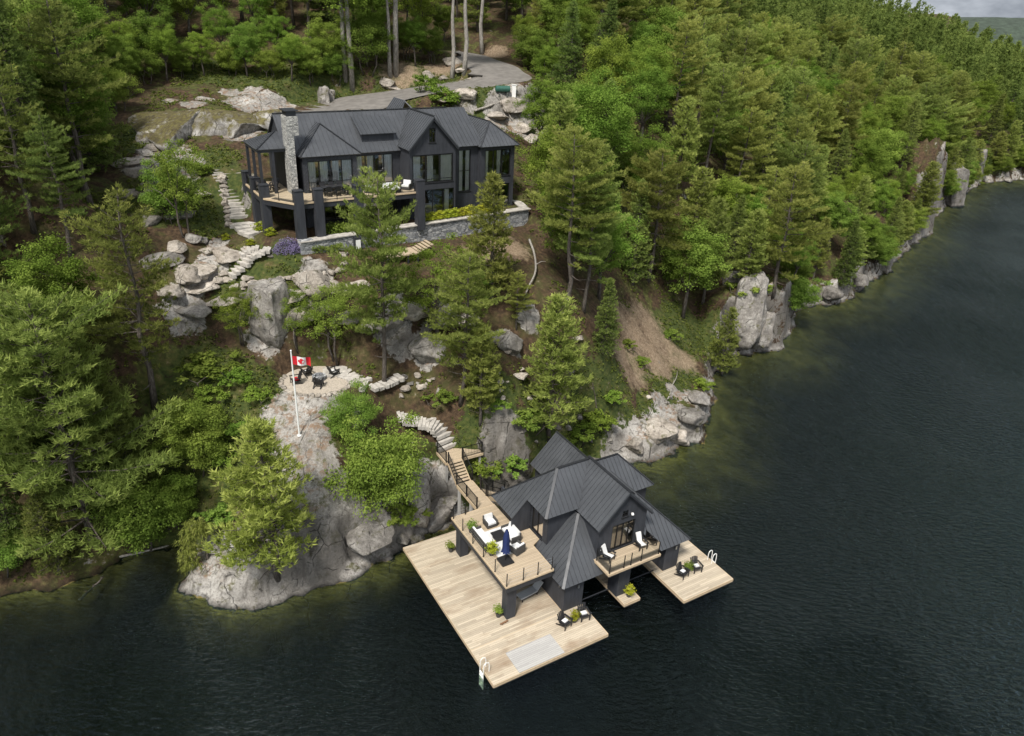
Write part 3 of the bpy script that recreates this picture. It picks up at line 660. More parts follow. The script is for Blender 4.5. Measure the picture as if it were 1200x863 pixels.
def broadleaf(seed, h, crown0, rad, mat, leaf=.2, n_limb=7, clumps=70, per=130, trunk=True, bark='bark', squash=.8, clump_r=.62, lean=0., multi=1):
    r = np.random.default_rng(seed); tr = MB(); C_ = []
    ch = h*(1-crown0); cc = np.array((lean*h*.5, 0, h*crown0+ch*.5))
    r0 = .016*h+.03; tips = []
    for st in range(multi):
        off = np.array((r.normal()*.25*(multi > 1), r.normal()*.25*(multi > 1), 0)); fork = h*(crown0+.12*r.random()+.02)
        bend = r.normal(size=2)*h*.03+off[:2]*2
        top = np.array((bend[0]+lean*h*.35, bend[1], fork))
        tr.tube([off+np.array((0,0,-.5)), off*1.2+top*np.array((.4,.4,.5)), top], [r0*1.25/multi**.5, r0/multi**.5, r0*.75/multi**.5], 7)
        for k in range(max(2, n_limb//multi)):
            a = 2*PI*(k+r.random()*.7)/max(2, n_limb//multi); e = .35+.9*r.random()
            L = rad*(.75+.4*r.random()); e2 = np.array((math.cos(a)*math.cos(e), math.sin(a)*math.cos(e), math.sin(e)))
            mid = top+e2*L*.5+np.array((0,0,.08*L)); end = top+e2*np.array((L, L, ch*.62))
            tr.tube([top-np.array((0,0,r.random()*.15*fork)), mid, end], [r0*.5, r0*.28, .012], 5, cap=False); tips.append(end)
    for k in range(clumps):
        v = r.normal(size=3); v /= np.linalg.norm(v); v[2] = v[2]*.9+.12
        rr = .45+.55*r.random()**.5
        lump = 1+.28*math.sin(v[0]*5+seed)*math.cos(v[1]*4.3+seed*2)+.15*r.normal()
        p = cc+v*np.array((rad, rad, ch*.5*squash+ch*.1))*rr*lump
        if k < len(tips): p = tips[k]
        C_.append(p)
    C_ = np.array(C_); N = len(C_)
    cr_ = clump_r*(.65+.7*r.random(N))*rad/2.6
    pts = np.repeat(C_, per, 0); off = r.normal(size=pts.shape); off /= np.linalg.norm(off, axis=1)[:, None]
    off *= (r.random(len(pts))**.6*1.25)[:, None]*np.repeat(cr_, per)[:, None]; off[:, 2] *= .62
    pts = pts+off; pts[:, 2] = np.maximum(pts[:, 2], .12)
    nrm = off/(np.linalg.norm(off, axis=1)[:, None]+1e-6)*.6+r.normal(size=pts.shape)*.55+np.array((0,0,.75)); nrm /= np.linalg.norm(nrm, axis=1)[:, None]
    a = np.cross(nrm, r.normal(size=pts.shape)); a /= np.linalg.norm(a, axis=1)[:, None]+1e-9; b = np.cross(nrm, a)
    sz = leaf*(.6+.8*r.random(len(pts)))[:, None]
    tv = np.stack([pts-a*sz*.5, pts+b*sz*.32, pts+a*sz*.5, pts-b*sz*.32], 1).reshape(-1, 3)
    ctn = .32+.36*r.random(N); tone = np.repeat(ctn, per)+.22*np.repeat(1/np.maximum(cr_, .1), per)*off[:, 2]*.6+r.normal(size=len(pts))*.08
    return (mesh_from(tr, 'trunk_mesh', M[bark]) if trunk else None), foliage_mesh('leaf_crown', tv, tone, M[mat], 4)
ASSET = {}
for i, (h, c0, rd, ln) in enumerate([(18, .30, 3.9, .0), (19, .36, 4.2, .02), (17, .26, 3.7, -.02), (20, .42, 4.2, .01), (15, .22, 3.6, .015), (18, .34, 3.2, -.015), (16, .3, 4.4, .03)]):
    ASSET['tall_pine', i] = (h, pine(11+i, h, c0, rd, 'pine_needles', step=.85, per=(3, 6), lean=ln, nl=.31, nw=.062, blades=10, dens=1.05))
for i, (h, c0, rd) in enumerate([(12, .14, 2.7), (11, .10, 2.5), (13, .2, 2.8)]):
    ASSET['young_pine', i] = (h, pine(41+i, h, c0, rd, 'pine_needles', step=.5, conical=.65, upsweep=.34, nl=.32, nw=.072, bare=.35))
for i, (h, c0, rd) in enumerate([(15, .10, 2.7), (17, .16, 2.9), (13, .08, 2.6)]):
    ASSET['hemlock', i] = (h, pine(61+i, h, c0, rd, 'dark_needles', step=.42, per=(5, 7), conical=.85, droop=.14, upsweep=.1, nl=.26, nw=.07, blades=9, dens=.85, bare=.3))
for i, (h, c0, rd) in enumerate([(12, .28, 3.3), (14, .36, 3.7), (10, .25, 2.9), (13, .3, 3.0)]):
    ASSET['broadleaf', i] = (h, broadleaf(81+i, h, c0, rd, ('broad_leaves', 'broad_leaves', 'bright_leaves', 'broad_leaves')[i], leaf=.17, clumps=120, per=210))
for i, (h, c0, rd) in enumerate([(5.5, .16, 2.5), (4.6, .12, 2.2), (6, .2, 2.3)]):
    ASSET['small_broadleaf', i] = (h, broadleaf(101+i, h, c0, rd, 'bright_leaves', leaf=.115, clumps=100, per=270, multi=3, n_limb=9))
for i, (h, c0, rd) in enumerate([(7, .3, 2.7), (6.5, .26, 2.5)]):
    ASSET['airy_broadleaf', i] = (h, broadleaf(111+i, h, c0, rd, ('broad_leaves', 'bright_leaves')[i], leaf=.12, clumps=64, per=170, multi=2, n_limb=9, clump_r=.5))
for i, (h, rd) in enumerate([(1.3, .9), (1.0, .75), (1.6, 1.0)]):
    ASSET['shrub', i] = (h, broadleaf(121+i, h, .05, rd, ('broad_leaves', 'bright_leaves', 'broad_leaves')[i], leaf=.14, clumps=34, per=60, n_limb=6, multi=3))
def plant(kind, var, x, y, z, h, label, cat, group=None, name=None, rz=None, sxy=1.):
    h0, (tm, cm) = ASSET[kind, var]
    s = h/h0
    o = thing(name or {'airy_broadleaf': 'broadleaf_tree', 'west_pine': 'pine_tree', 'tall_pine': 'pine_tree', 'young_pine': 'pine_tree', 'hemlock': 'hemlock_tree', 'broadleaf': 'broadleaf_tree', 'small_broadleaf': 'broadleaf_tree', 'shrub': 'shrub'}[kind], label, cat, (x, y, z-.08), random.random()*6.28 if rz is None else rz, group)
    o.scale = (s*sxy, s*sxy, s)
    for nm, me_ in (('trunk', tm), ('crown', cm)):
        if me_ is None: continue
        c = bpy.data.objects.new(nm, me_); col.objects.link(c); c.parent = o
    return o
def project(x, y, z):
    z = z-HC; f = y*cp-z*sp; d = -y*sp-z*cp
    r_, d_ = x*F/f, d*F/f
    return CX+r_*cr-d_*sr, CY+r_*sr+d_*cr
def height_to(x, y, z, ytop):
    lo, hi = 0, 60
    for _ in range(40):
        m_ = (lo+hi)/2
        if project(x, y, z+m_)[1] > ytop: lo = m_
        else: hi = m_
    return lo
def grow(kind, var, base, ytop, label, cat, **k):
    x, y, z = hit(*base); return plant(kind, var, x, y, z, height_to(x, y, z, ytop), label, cat, **k)

SLIM = {(222,280): .72, (205,260): .8, (414,522): .85, (446,600): .86, (452,452): .76}
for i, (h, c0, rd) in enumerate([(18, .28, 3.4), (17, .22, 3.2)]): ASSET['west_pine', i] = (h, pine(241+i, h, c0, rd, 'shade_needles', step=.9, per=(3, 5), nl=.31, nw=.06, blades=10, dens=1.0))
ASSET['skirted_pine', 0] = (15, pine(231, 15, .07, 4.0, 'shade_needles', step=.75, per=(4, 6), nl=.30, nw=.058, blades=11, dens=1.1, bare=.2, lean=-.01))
# ------------------------------------------------------------------ trees one can point at
big = [
 ('tall_pine', 0, (452,452), 202, 'tall pale trunked pine in front of the house deck, above the stone steps', 'pine tree'),
 ('young_pine', 1, (575,352), 205, 'narrow pine in front of the right half of the stone retaining wall', 'pine tree'),
 ('tall_pine', 2, (545,470), 296, 'pine on the brown slope midway between the fire pit and the retaining wall', 'pine tree'),
 ('young_pine', 2, (563,497), 384, 'slim young pine with bare lower trunk above the wooden landing', 'pine tree'),
 ('young_pine', 0, (641,508), 345, 'pine standing just behind the rear roof of the boathouse', 'pine tree'),
 ('tall_pine', 3, (662,362), 150, 'tallest pine on the slope right of the house, bare trunk low down', 'pine tree'),
 ('tall_pine', 1, (684,366), 205, 'pine with twin leaning bare trunks right of the tallest pine', 'pine tree'),
 ('hemlock', 0, (706,415), 325, 'dark low hemlock above the bare tan bank', 'hemlock tree'),
 ('young_pine', 1, (845,440), 362, 'low spreading pine leaning over the water beside the tan bank', 'pine tree'),
 ('tall_pine', 4, (905,345), 195, 'pine rooted on top of the grey shore cliff right of the tan bank', 'pine tree'),
 ('west_pine', 1, (183,470), 222, 'large pale green pine left of the lower rock outcrops', 'pine tree'),
 ('skirted_pine', 0, (112,645), 340, 'broad pine at the left shore with branches over the dark cove', 'pine tree'),
 ('west_pine', 0, (45,580), 330, 'pale pine behind the broad pine at the left shore', 'pine tree'),
 ('west_pine', 0, (15,400), 165, 'pine at the left edge with dead branches showing low on its trunk', 'pine tree'),
 ('west_pine', 1, (40,265), 55, 'tall dark pine at the upper left edge', 'pine tree'),
 ('west_pine', 0, (85,300), 130, 'pine left of the rock outcrop at mid height of the left slope', 'pine tree'),
 ('hemlock', 2, (740,330), 210, 'hemlock above the clump of bright leaved trees on the right slope', 'hemlock tree'),
 ('broadleaf', 2, (800,372), 262, 'bright green leafy tree on the bank above the tan clearing', 'broadleaf tree'),
 ('broadleaf', 0, (645,275), 150, 'leafy tree at the right end of the retaining wall', 'broadleaf tree'),
 ('broadleaf', 3, (632,190), 92, 'leafy tree beside the pale rocks right of the house roof', 'broadleaf tree'),
 ('airy_broadleaf', 0, (515,395), 290, 'leafy tree under the retaining wall between two pines', 'broadleaf tree'),
 ('airy_broadleaf', 1, (560,365), 315, 'leafy tree below the narrow pine at the retaining wall', 'broadleaf tree'),
 ('airy_broadleaf', 0, (352,408), 342, 'light leaved tree over the rock face behind the fire pit', 'broadleaf tree'),
 ('airy_broadleaf', 1, (398,420), 338, 'leafy tree right behind the fire pit chairs', 'broadleaf tree'),
 ('airy_broadleaf', 0, (282,402), 340, 'thin leafy tree on the rock face left of the flag', 'broadleaf tree'),
 ('airy_broadleaf', 1, (222,280), 165, 'leafy tree beside the broad stone stairs left of the house', 'broadleaf tree'),
 ('small_broadleaf', 1, (205,260), 190, 'low leafy tree among the rocks further left of the stone stairs', 'broadleaf tree'),
 ('small_broadleaf', 0, (414,522), 458, 'leafy tree on the rocky slope right of the flagpole', 'broadleaf tree'),
 ('small_broadleaf', 1, (446,600), 503, 'largest bright leafy tree hanging over the rock left of the wooden stairs', 'broadleaf tree'),
 ('small_broadleaf', 2, (236,556), 470, 'round leafy tree between the left pines and the flagpole slope', 'broadleaf tree'),
 ('broadleaf', 1, (690,250), 90, 'rounded leafy tree at the forest edge right of the driveway', 'broadleaf tree'),
 ('hemlock', 0, (22,655), 520, 'low hemlock at the water by the left edge', 'hemlock tree'), ('hemlock', 2, (70,668), 560, 'small hemlock leaning from the left bank beside the broad pine', 'hemlock tree'),
 ('small_broadleaf', 1, (172,640), 560, 'leafy bush tree between the broad pine and the cove', 'broadleaf tree'), ('hemlock', 1, (160,600), 450, 'hemlock between the broad pine and the round leafy tree', 'hemlock tree'), ('broadleaf', 2, (20,580), 455, 'leafy tree low on the left edge above the hemlock', 'broadleaf tree'),
 ('small_broadleaf', 2, (205,618), 560, 'leafy bush tree above the drooping evergreen', 'broadleaf tree'), ('young_pine', 0, (130,560), 400, 'young pine up the bank behind the broad shore pine', 'pine tree'),
 ('tall_pine', 6, (760,330), 175, 'wide pine in the middle of the right slope', 'pine tree'),
 ('tall_pine', 0, (605,385), 318, 'small pine in the rocky hollow below the retaining wall', 'pine tree'),
]
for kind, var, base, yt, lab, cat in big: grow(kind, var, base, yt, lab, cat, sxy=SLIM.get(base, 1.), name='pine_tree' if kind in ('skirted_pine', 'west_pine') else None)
# the bright young pine on the shore rock has needles of its own colour
ASSET['bright_pine', 0] = (9.5, pine(205, 9.5, .05, 2.5, 'young_pine_needles', step=.5, per=(4, 6), conical=.4, upsweep=.3, nl=.30, nw=.07, blades=9, dens=.95, bare=.2))
for i, (px, py, yt, kd) in enumerate([(60,120,40,'b'),(150,92,20,'b'),(185,84,12,'s'),(222,82,45,'s'),(262,76,5,'b'),(300,72,25,'s'),(325,74,15,'b'),(352,80,40,'s'),(385,82,20,'s'),(430,84,18,'s'),(487,78,22,'b'),(505,74,30,'s'),(612,70,15,'b'),(628,88,30,'s'),(520,52,5,'b'),(640,120,50,'b'),(130,112,62,'s'),(150,104,40,'b'),(172,98,55,'s'),(196,95,30,'b'),(215,92,58,'s'),(240,90,35,'b'),(272,88,50,'s'),(290,90,28,'b'),(318,92,55,'s'),(342,95,40,'b'),(366,98,52,'s'),(395,96,58,'s'),(440,76,10,'b'),(478,70,20,'s'),(140,130,80,'s')]):
    grow('broadleaf' if kd == 'b' else 'small_broadleaf', i % 3, (px, py), yt, 'bright leafy tree at the forest edge above the clearing behind the house', 'broadleaf tree', group='leafy trees at the upper forest edge')
x, y, z = hit(326, 668); plant('bright_pine', 0, x, y, z, height_to(x, y, z, 494), 'bright yellow green young pine on the grey rock below the flagpole', 'pine tree', name='pine_tree', rz=2.2)
# slender bare trunks with high crowns along the driveway
ASSET['high_crown', 0] = (20, pine(301, 20, .62, 3.4, 'pine_needles', lean=0., bare=.25, nl=.34, nw=.066, blades=8, dens=.86, bark='pale_bark'))
ASSET['high_leaf', 0] = (18, broadleaf(302, 18, .55, 4.2, 'broad_leaves', leaf=.28, clumps=110, per=110, bark='pale_bark', n_limb=8))
for base, h, kind, lab in [((532,92),21,'high_crown','tall bare trunk left of the driveway bend, nearest the pale boulders'), ((546,85),22,'high_crown','tall bare trunk standing at the inner edge of the driveway bend'), ((565,62),22,'high_crown','tall bare trunk at the far side of the driveway bend'),
 ((413,104),17,'high_leaf','pale forked leafy tree behind the left half of the house'), ((455,88),19,'high_crown','thin bare trunk left of the driveway boulders'), ((464,87),19,'high_leaf','thinnest bare trunk beside the row of driveway boulders'), ((405,92),17,'high_leaf','grey trunked leafy tree at the left end of the driveway')]:
    x, y, z = hit(*base); plant(kind, 0, x, y, z, h, lab, 'pine tree' if kind == 'high_crown' else 'broadleaf tree', name='pine_tree' if kind == 'high_crown' else 'broadleaf_tree')

# ------------------------------------------------------------------ the forest
def poly_in(poly, x, y):
    ins = False; j = len(poly)-1
    for i in range(len(poly)):
        (xi, yi), (xj, yj) = poly[i], poly[j]
        if (yi > y) != (yj > y) and x < (xj-xi)*(y-yi)/(yj-yi)+xi: ins = not ins
        j = i
    return ins
CLEAR = [hit(*p)[:2] for p in [(125,110),(190,82),(300,76),(360,82),(395,98),(470,86),(520,66),(548,52),(592,62),(622,84),(640,120),(642,190),(648,250),(655,300),(660,350),(720,385),(770,365),(830,385),(868,415),(842,440)]]
CLEAR += [(25,62),(0,40),(-22,36),(-26,41)]+[hit(*p)[:2] for p in [(215,620),(200,560),(170,500),(150,470),(135,400),(135,340),(125,280),(115,200)]]
taken = {}
def crowd(x, y, gap):
    i, j = int(x//5), int(y//5)
    return any((x-p)**2+(y-q_)**2 < gap*gap for a in (-1,0,1) for b in (-1,0,1) for p, q_ in taken.get((i+a, j+b), ()))
def note(x, y): taken.setdefault((int(x//5), int(y//5)), []).append((x, y))
for o in list(col.objects):
    if o.get('category') in ('pine tree', 'broadleaf tree', 'hemlock tree'): note(o.location.x, o.location.y)
cand = []
A_ = (rng.random(46000)-.5)*1.66; D_ = 40+rng.random(46000)**.6*470
X_, Y_ = D_*np.sin(A_), D_*np.cos(A_); SD_ = shore_sd(X_, Y_); DD_ = drive_dist(X_, Y_)[0]
for x, y, d, sd, dd in zip(X_, Y_, D_, SD_, DD_):
    if math.hypot(x-83, y-152) < 13 and sd < 8 or y < 36 or sd < (1.1 if x > 22 else 2.) or dd < 1.4 or poly_in(CLEAR, x, y): continue
    z = ground(x, y); q = project(x, y, z+8)
    if not (-170 < q[0] < 1330): continue
    if y > 150 and q[1] < -60: continue
    gap = (2.7 if (x < -20 and y < 98) else 3.3+.0075*d)+(.6 if (y > 100 and x < 8) else 0)
    if crowd(x, y, gap): continue
    note(x, y); cand.append((x, y, z, sd, d))
cand.sort(key=lambda c_: c_[4])
nk = {'tall_pine': 0, 'hemlock': 0, 'broadleaf': 0}
ZONE = lambda x, y: ('left' if x < -22 and y < 98 else 'back' if x < 6 and y > 85 else 'right')
WORDS = {('left','tall_pine'): 'white pine in the dense forest on the left slope', ('left','hemlock'): 'dark hemlock in the dense forest on the left slope', ('left','broadleaf'): 'leafy tree in the dense forest on the left slope',
 ('back','tall_pine'): 'white pine in the woods behind the house and driveway', ('back','hemlock'): 'dark hemlock in the woods behind the house and driveway', ('back','broadleaf'): 'leafy tree in the woods behind the house and driveway',
 ('right','tall_pine'): 'white pine in the forest covering the right slope above the shore cliffs', ('right','hemlock'): 'dark hemlock in the forest covering the right slope above the shore cliffs', ('right','broadleaf'): 'leafy tree in the forest covering the right slope above the shore cliffs'}
rest = []
for x, y, z, sd, d in cand:
    zn = ZONE(x, y); q = rng.random(); mixn = .5+.5*float(noise3(np.array(x*.045), np.array(y*.045), 3.))
    if zn == 'back': k = 'broadleaf' if q < .5 else 'tall_pine' if q < .78 else 'hemlock'
    elif zn == 'left' : k = 'tall_pine' if q < .55 else 'hemlock' if q < .80 else 'broadleaf'
    else: k = 'broadleaf' if q < .25+.38*mixn*(1 if d < 170 else .6) else 'tall_pine' if q < .86 else 'hemlock'
    if nk[k] >= {'tall_pine': 240, 'hemlock': 270, 'broadleaf': 225}[k] or d > 330: rest.append((x, y, z)); continue
    nk[k] += 1
    edge = sstep(1, 12, sd)
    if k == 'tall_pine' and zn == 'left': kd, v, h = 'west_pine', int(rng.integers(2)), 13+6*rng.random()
    elif k == 'tall_pine': kd, v, h = ('young_pine', int(rng.integers(3)), 9+4*rng.random()) if rng.random() < .3 or sd < 6 else ('tall_pine', int(rng.integers(7)), (13+6.5*rng.random())*(.75+.25*edge))
    elif k == 'hemlock': kd, v, h = 'hemlock', int(rng.integers(3)), (11+6*rng.random())*(.7+.3*edge)
    else: kd, v, h = 'broadleaf', int(rng.integers(4)), (8.5+5*rng.random())*(.65+.35*edge)
    plant(kd, v, x, y, z, h, WORDS[zn, k], {'tall_pine': 'pine tree', 'hemlock': 'hemlock tree', 'broadleaf': 'broadleaf tree'}[k], group={'left': 'trees of the left slope', 'back': 'trees behind the house', 'right': 'trees of the right slope'}[zn]+{'tall_pine': ', pines', 'hemlock': ', hemlocks', 'broadleaf': ', leafy'}[k], sxy=.9+.25*rng.random())
# small trees leaning out along the waterline
acc = 0.
for (ax, ay), (bx, by) in zip(SHORE[2:-2], SHORE[3:-1]):
    L_ = math.hypot(bx-ax, by-ay); s = -acc
    if ax > 140: break
    while s < L_:
        s += 2.4+1.6*rng.random(); 
        x, y = ax+(bx-ax)*s/L_, ay+(by-ay)*s/L_; nx2, ny2 = -(by-ay)/L_, (bx-ax)/L_
        if not (x < -24.5 or y > 77) or s > L_: continue
        if min(math.hypot(x-p, y-q_) for p, q_ in ((29,83),(33.5,85),(80,143),(84,149),(89,157),(82,146),(86,153),(46,101.5))) < 4.5: continue
        off = .6+1.1*rng.random(); x += nx2*off; y += ny2*off; z = ground(x, y); q = rng.random()
        kd, v, h = ('small_broadleaf', int(rng.integers(3)), 3.2+2.6*rng.random()) if q < .5 else ('young_pine', int(rng.integers(3)), 5+4*rng.random()) if q < .8 else ('hemlock', int(rng.integers(3)), 5+4*rng.random())
        far_side = 'along the waterline of the right shore' if x > 0 else 'along the bank of the left cove'
        plant(kd, v, x, y, max(z, .1), h, {'small_broadleaf': 'small leafy tree ', 'young_pine': 'young pine ', 'hemlock': 'small hemlock '}[kd]+far_side, {'small_broadleaf': 'broadleaf tree', 'young_pine': 'pine tree', 'hemlock': 'hemlock tree'}[kd], group='shore trees '+kd.replace('_', ' ')+(' right' if x > 0 else ' left'), sxy=1.15)
# past those, the far wooded ridge is one mass
far_v, far_t = [], []
r = np.random.default_rng(5)
for x, y, z in rest:
    h = 12+8*r.random(); n = 230; leafy = r.random() < .22; t_ = np.clip(np.floor(r.random(n)**.8*8)/8+r.random(n)*.11, 0, 1)
    rad_ = (3.0*(1-t_)**.8+.25) if not leafy else 3.1*np.sqrt(np.clip(1-(t_*1.6-.75)**2, .05, 1))
    a = r.random(n)*6.283; rr = rad_*(.35+.65*r.random(n)); c = np.stack([x+rr*np.cos(a), y+rr*np.sin(a), z+h*(.12+.88*t_)], 1)
    dr = np.stack([np.cos(a), np.sin(a), .25+.4*r.random(n)], 1)+r.normal(size=(n, 3))*.3
    tv, tn = needles(c, dr, .25+.45*r.random(n)+.12*t_, r, 5, .85, .26); far_v.append(tv); far_t.append(tn+.15*r.normal())
if far_v:
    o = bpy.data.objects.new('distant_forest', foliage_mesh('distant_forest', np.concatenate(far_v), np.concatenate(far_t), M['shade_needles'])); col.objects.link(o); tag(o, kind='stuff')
# ------------------------------------------------------------------ building helpers
def roof_plane(poly, t=.09, gap=.36, rib=.028, eave_skip=.02):
    mb = MB(); mb.plate(poly, t); P = [Vector(p) for p in poly]
    n = (P[1]-P[0]).cross(P[2]-P[0]).normalized()
    if n.z < 0: n = -n
    e2 = Vector((0,0,-1)); e2 = (e2-n*e2.dot(n)).normalized(); e1 = n.cross(e2)
    q = [((p-P[0]).dot(e1), (p-P[0]).dot(e2)) for p in P]
    lo, hi = min(a for a, _ in q), max(a for a, _ in q); s = lo+gap*.5
    while s < hi:
        ts = []
        for i in range(len(q)):
            (a0, b0), (a1, b1) = q[i], q[(i+1) % len(q)]
            if (a0 <= s) != (a1 <= s): ts.append(b0+(b1-b0)*(s-a0)/(a1-a0))
        ts.sort()
        for k in range(0, len(ts)-1, 2):
            if ts[k+1]-ts[k] > .1: mb.bar(P[0]+e1*s+e2*(ts[k]+.02)+n*.022, P[0]+e1*s+e2*(ts[k+1]-eave_skip)+n*.022, rib, .05, 0, n)
        s += gap
    return mb
def roof(parent, poly, caps=(), gap=.36, name='roof', capw=.2):
    o = roof_plane(poly, gap=gap).build(name, M['metal_roof'], parent)
    if caps:
        c = MB()
        for a, b in caps: c.bar(Vector(a)+Vector((0,0,.045)), Vector(b)+Vector((0,0,.045)), capw, .05)
        c.build('ridge_cap', M['roof_cap'], o)
    return o
def wall_grid(mb, axis, c, a0, a1, z0, z1, holes=(), t=.18, sgn=1):
    A = sorted({a0, a1, *[h[0] for h in holes], *[h[1] for h in holes]}); Z = sorted({z0, z1, *[h[2] for h in holes], *[h[3] for h in holes]})
    c0, c1 = min(c, c+sgn*t), max(c, c+sgn*t)
    for i in range(len(A)-1):
        for j in range(len(Z)-1):
            ma, mz = (A[i]+A[i+1])/2, (Z[j]+Z[j+1])/2
            if any(h[0] < ma < h[1] and h[2] < mz < h[3] for h in holes): continue
            if axis == 'u': mb.box(A[i], A[i+1], c0, c1, Z[j], Z[j+1])
            else: mb.box(c0, c1, A[i], A[i+1], Z[j], Z[j+1])
    return mb
def bx(mb, axis, a0, a1, c0, c1, z0, z1):
    c0, c1 = min(c0, c1), max(c0, c1)
    return mb.box(a0, a1, c0, c1, z0, z1) if axis == 'u' else mb.box(c0, c1, a0, a1, z0, z1)
def window(parent, axis, c, sgn, a0, a1, z0, z1, n=2, bars=(), name='window', curtains=(), w=.07, cmat='curtain', frame='black_metal'):
    f = MB(); d0, d1 = c+sgn*.05, c+sgn*.15
    bx(f, axis, a0, a1, d0, d1, z0, z0+w); bx(f, axis, a0, a1, d0, d1, z1-w, z1)
    bx(f, axis, a0, a0+w, d0, d1, z0+w, z1-w); bx(f, axis, a1-w, a1, d0, d1, z0+w, z1-w)
    for k in range(1, n): a = a0+(a1-a0)*k/n; bx(f, axis, a-w*.6, a+w*.6, d0+sgn*.01, d1-sgn*.01, z0+w, z1-w)
    for b in bars:
        for k in range(n): bx(f, axis, a0+(a1-a0)*k/n+w, a0+(a1-a0)*(k+1)/n-w, d0+sgn*.02, d1-sgn*.02, z0+(z1-z0)*b-.02, z0+(z1-z0)*b+.02)
    bx(f, axis, a0-.06, a1+.06, c-sgn*.05, c+sgn*.045, z0-.06, z0-.005)
    o = f.build(name, M[frame], parent)
    g = MB(); cc = c+sgn*.1
    q = [(a0+.03, z0+.03), (a1-.03, z0+.03), (a1-.03, z1-.03), (a0+.03, z1-.03)]
    g.face([(a, cc, z) if axis == 'u' else (cc, a, z) for a, z in q]); g.build('pane', M['glass'], o)
    for ca, cb in curtains:
        k = MB(); m_ = max(2, int((cb-ca)/.09))
        for i in range(m_):
            s0, s1 = ca+(cb-ca)*i/m_, ca+(cb-ca)*(i+1)/m_; y0, y1 = c+sgn*(.19+.05*(i % 2)), c+sgn*(.19+.05*((i+1) % 2))
            k.face([(a, y, z) if axis == 'u' else (y, a, z) for a, y, z in ((s0, y0, z0), (s1, y1, z0), (s1, y1, z1), (s0, y0, z1))])
        k.build('curtain', M[cmat], o)
    return o
def posts(parent, pts, z, h=1.05, name='railing_post', w=.05, mat='black_metal'):
    for u, v in pts:
        b = MB(); b.box(u-w/2, u+w/2, v-w/2, v+w/2, z+.005, z+h); b.box(u-w, u+w, v-w, v+w, z+.005, z+.02); b.build(name, M[mat], parent)
def cables(parent, pts, z, zs=(.25, .5, .75, 1.0), r=.006):
    b = MB()
    for k in zs: b.tube([(u, v, z+k) for u, v in pts], r, 4)
    b.build('railing_cable', M['steel'], parent)

# ------------------------------------------------------------------ boathouse
bh = thing('boathouse', 'charcoal two storey boathouse with seamed metal roofs over two boat slips', 'boathouse', (BH.ox, BH.oy, 0), BH.a)
K = 1.03
# roofs
roof(bh, [(12,3.22,8.8),(9.62,3.22,6.35),(9.62,8.1,6.35),(12,8.1,8.8)], [((12,3.2,8.8),(12,8.1,8.8))])
roof(bh, [(12,3.22,8.8),(12,8.1,8.8),(14.38,8.1,6.35),(14.38,3.22,6.35)])
roof(bh, [(7.05,5.8,6.5),(9.72,5.8,6.5),(12,7.95,8.7),(9.2,7.95,8.7)], [((9.2,7.95,8.7),(12,7.95,8.72)), ((9.2,7.95,8.7),(7.05,5.8,6.5))])
roof(bh, [(9.2,7.95,8.7),(7.05,5.8,6.5),(7.05,8.3,6.5),(5.85,8.3,5.27),(5.85,11.3,5.27)], [((9.2,7.95,8.7),(5.85,11.3,5.27))], capw=.14)
roof(bh, [(9.2,7.95,8.7),(5.85,11.3,5.27),(13,11.3,5.27),(12,7.95,8.7)])
roof(bh, [(6.68,2.68,3.0),(9.98,2.68,3.0),(9.98,5.7,6.11),(9.7,5.7,6.11)], [((6.68,2.68,3.0),(9.7,5.7,6.11))], capw=.2)
roof(bh, [(6.68,2.68,3.0),(9.7,5.7,6.11),(9.7,6.3,6.11),(7.5,6.3,3.85),(7.5,7.1,3.85),(6.68,7.1,3.0)])
roof(bh, [(15.15,2.62,3),(17.95,2.62,3),(14.9,5.67,6.14),(14.06,5.67,6.14),(14.06,3.9,4.32)], [((17.95,2.62,3),(14.9,5.67,6.14))], capw=.14)
roof(bh, [(17.95,2.62,3),(17.95,9,3),(14.9,9,6.14),(14.9,5.67,6.14)])
roof(bh, [(14,9,3.2),(19.8,9,3.2),(17.5,11.3,5.5),(14,11.3,5.5)], [((14.6,11.3,5.5),(17.5,11.3,5.5)), ((17.5,11.3,5.5),(19.8,9,3.2))], capw=.14)
roof(bh, [(19.8,9,3.2),(19.8,13.6,3.2),(17.5,11.3,5.5)])
roof(bh, [(19.8,13.6,3.2),(14,13.6,3.2),(14,11.3,5.5),(17.5,11.3,5.5)])
roof(bh, [(13.5,14.4,7),(11.15,14.4,4.6),(11.15,7.6,4.6),(13.5,7.6,7)], [((13.5,14.4,7),(13.5,8.5,7))], capw=.14)
roof(bh, [(13.5,14.4,7),(13.5,7.6,7),(15.85,7.6,4.6),(15.85,14.4,4.6)])
# walls
w_ = MB()
wall_grid(w_, 'u', 3.05, 7.1, 8.7, .506, 3.15); wall_grid(w_, 'v', 7.1, 3.235, 12, .506, 3.2, [(5.9,6.85,.51,2.6)]); wall_grid(w_, 'v', 8.7, 3.235, 11.4, -.2, 3.3, sgn=-1)
w_.build('lower_wall', M['siding'], bh)
w_ = MB(); wall_grid(w_, 'u', 2.98, 15.98, 17.35, .506, 3.1); wall_grid(w_, 'v', 15.98, 3.165, 11.4, .506, 3.3); wall_grid(w_, 'v', 17.35, 3.165, 9.2, .506, 3.2, sgn=-1)
wall_grid(w_, 'u', 9.4, 15.5, 19.4, .4, 3.25); wall_grid(w_, 'v', 19.4, 9.585, 13.2, .4, 3.25, sgn=-1); wall_grid(w_, 'u', 13.2, 15.5, 19.4, .4, 3.3, sgn=-1)
w_.build('lower_wall', M['siding'], bh)
w_ = MB(); w_.box(8.72, 15.96, 11.42, 11.6, -.3, 3.3); w_.build('slip_back_wall', M['dark_trim'], bh)
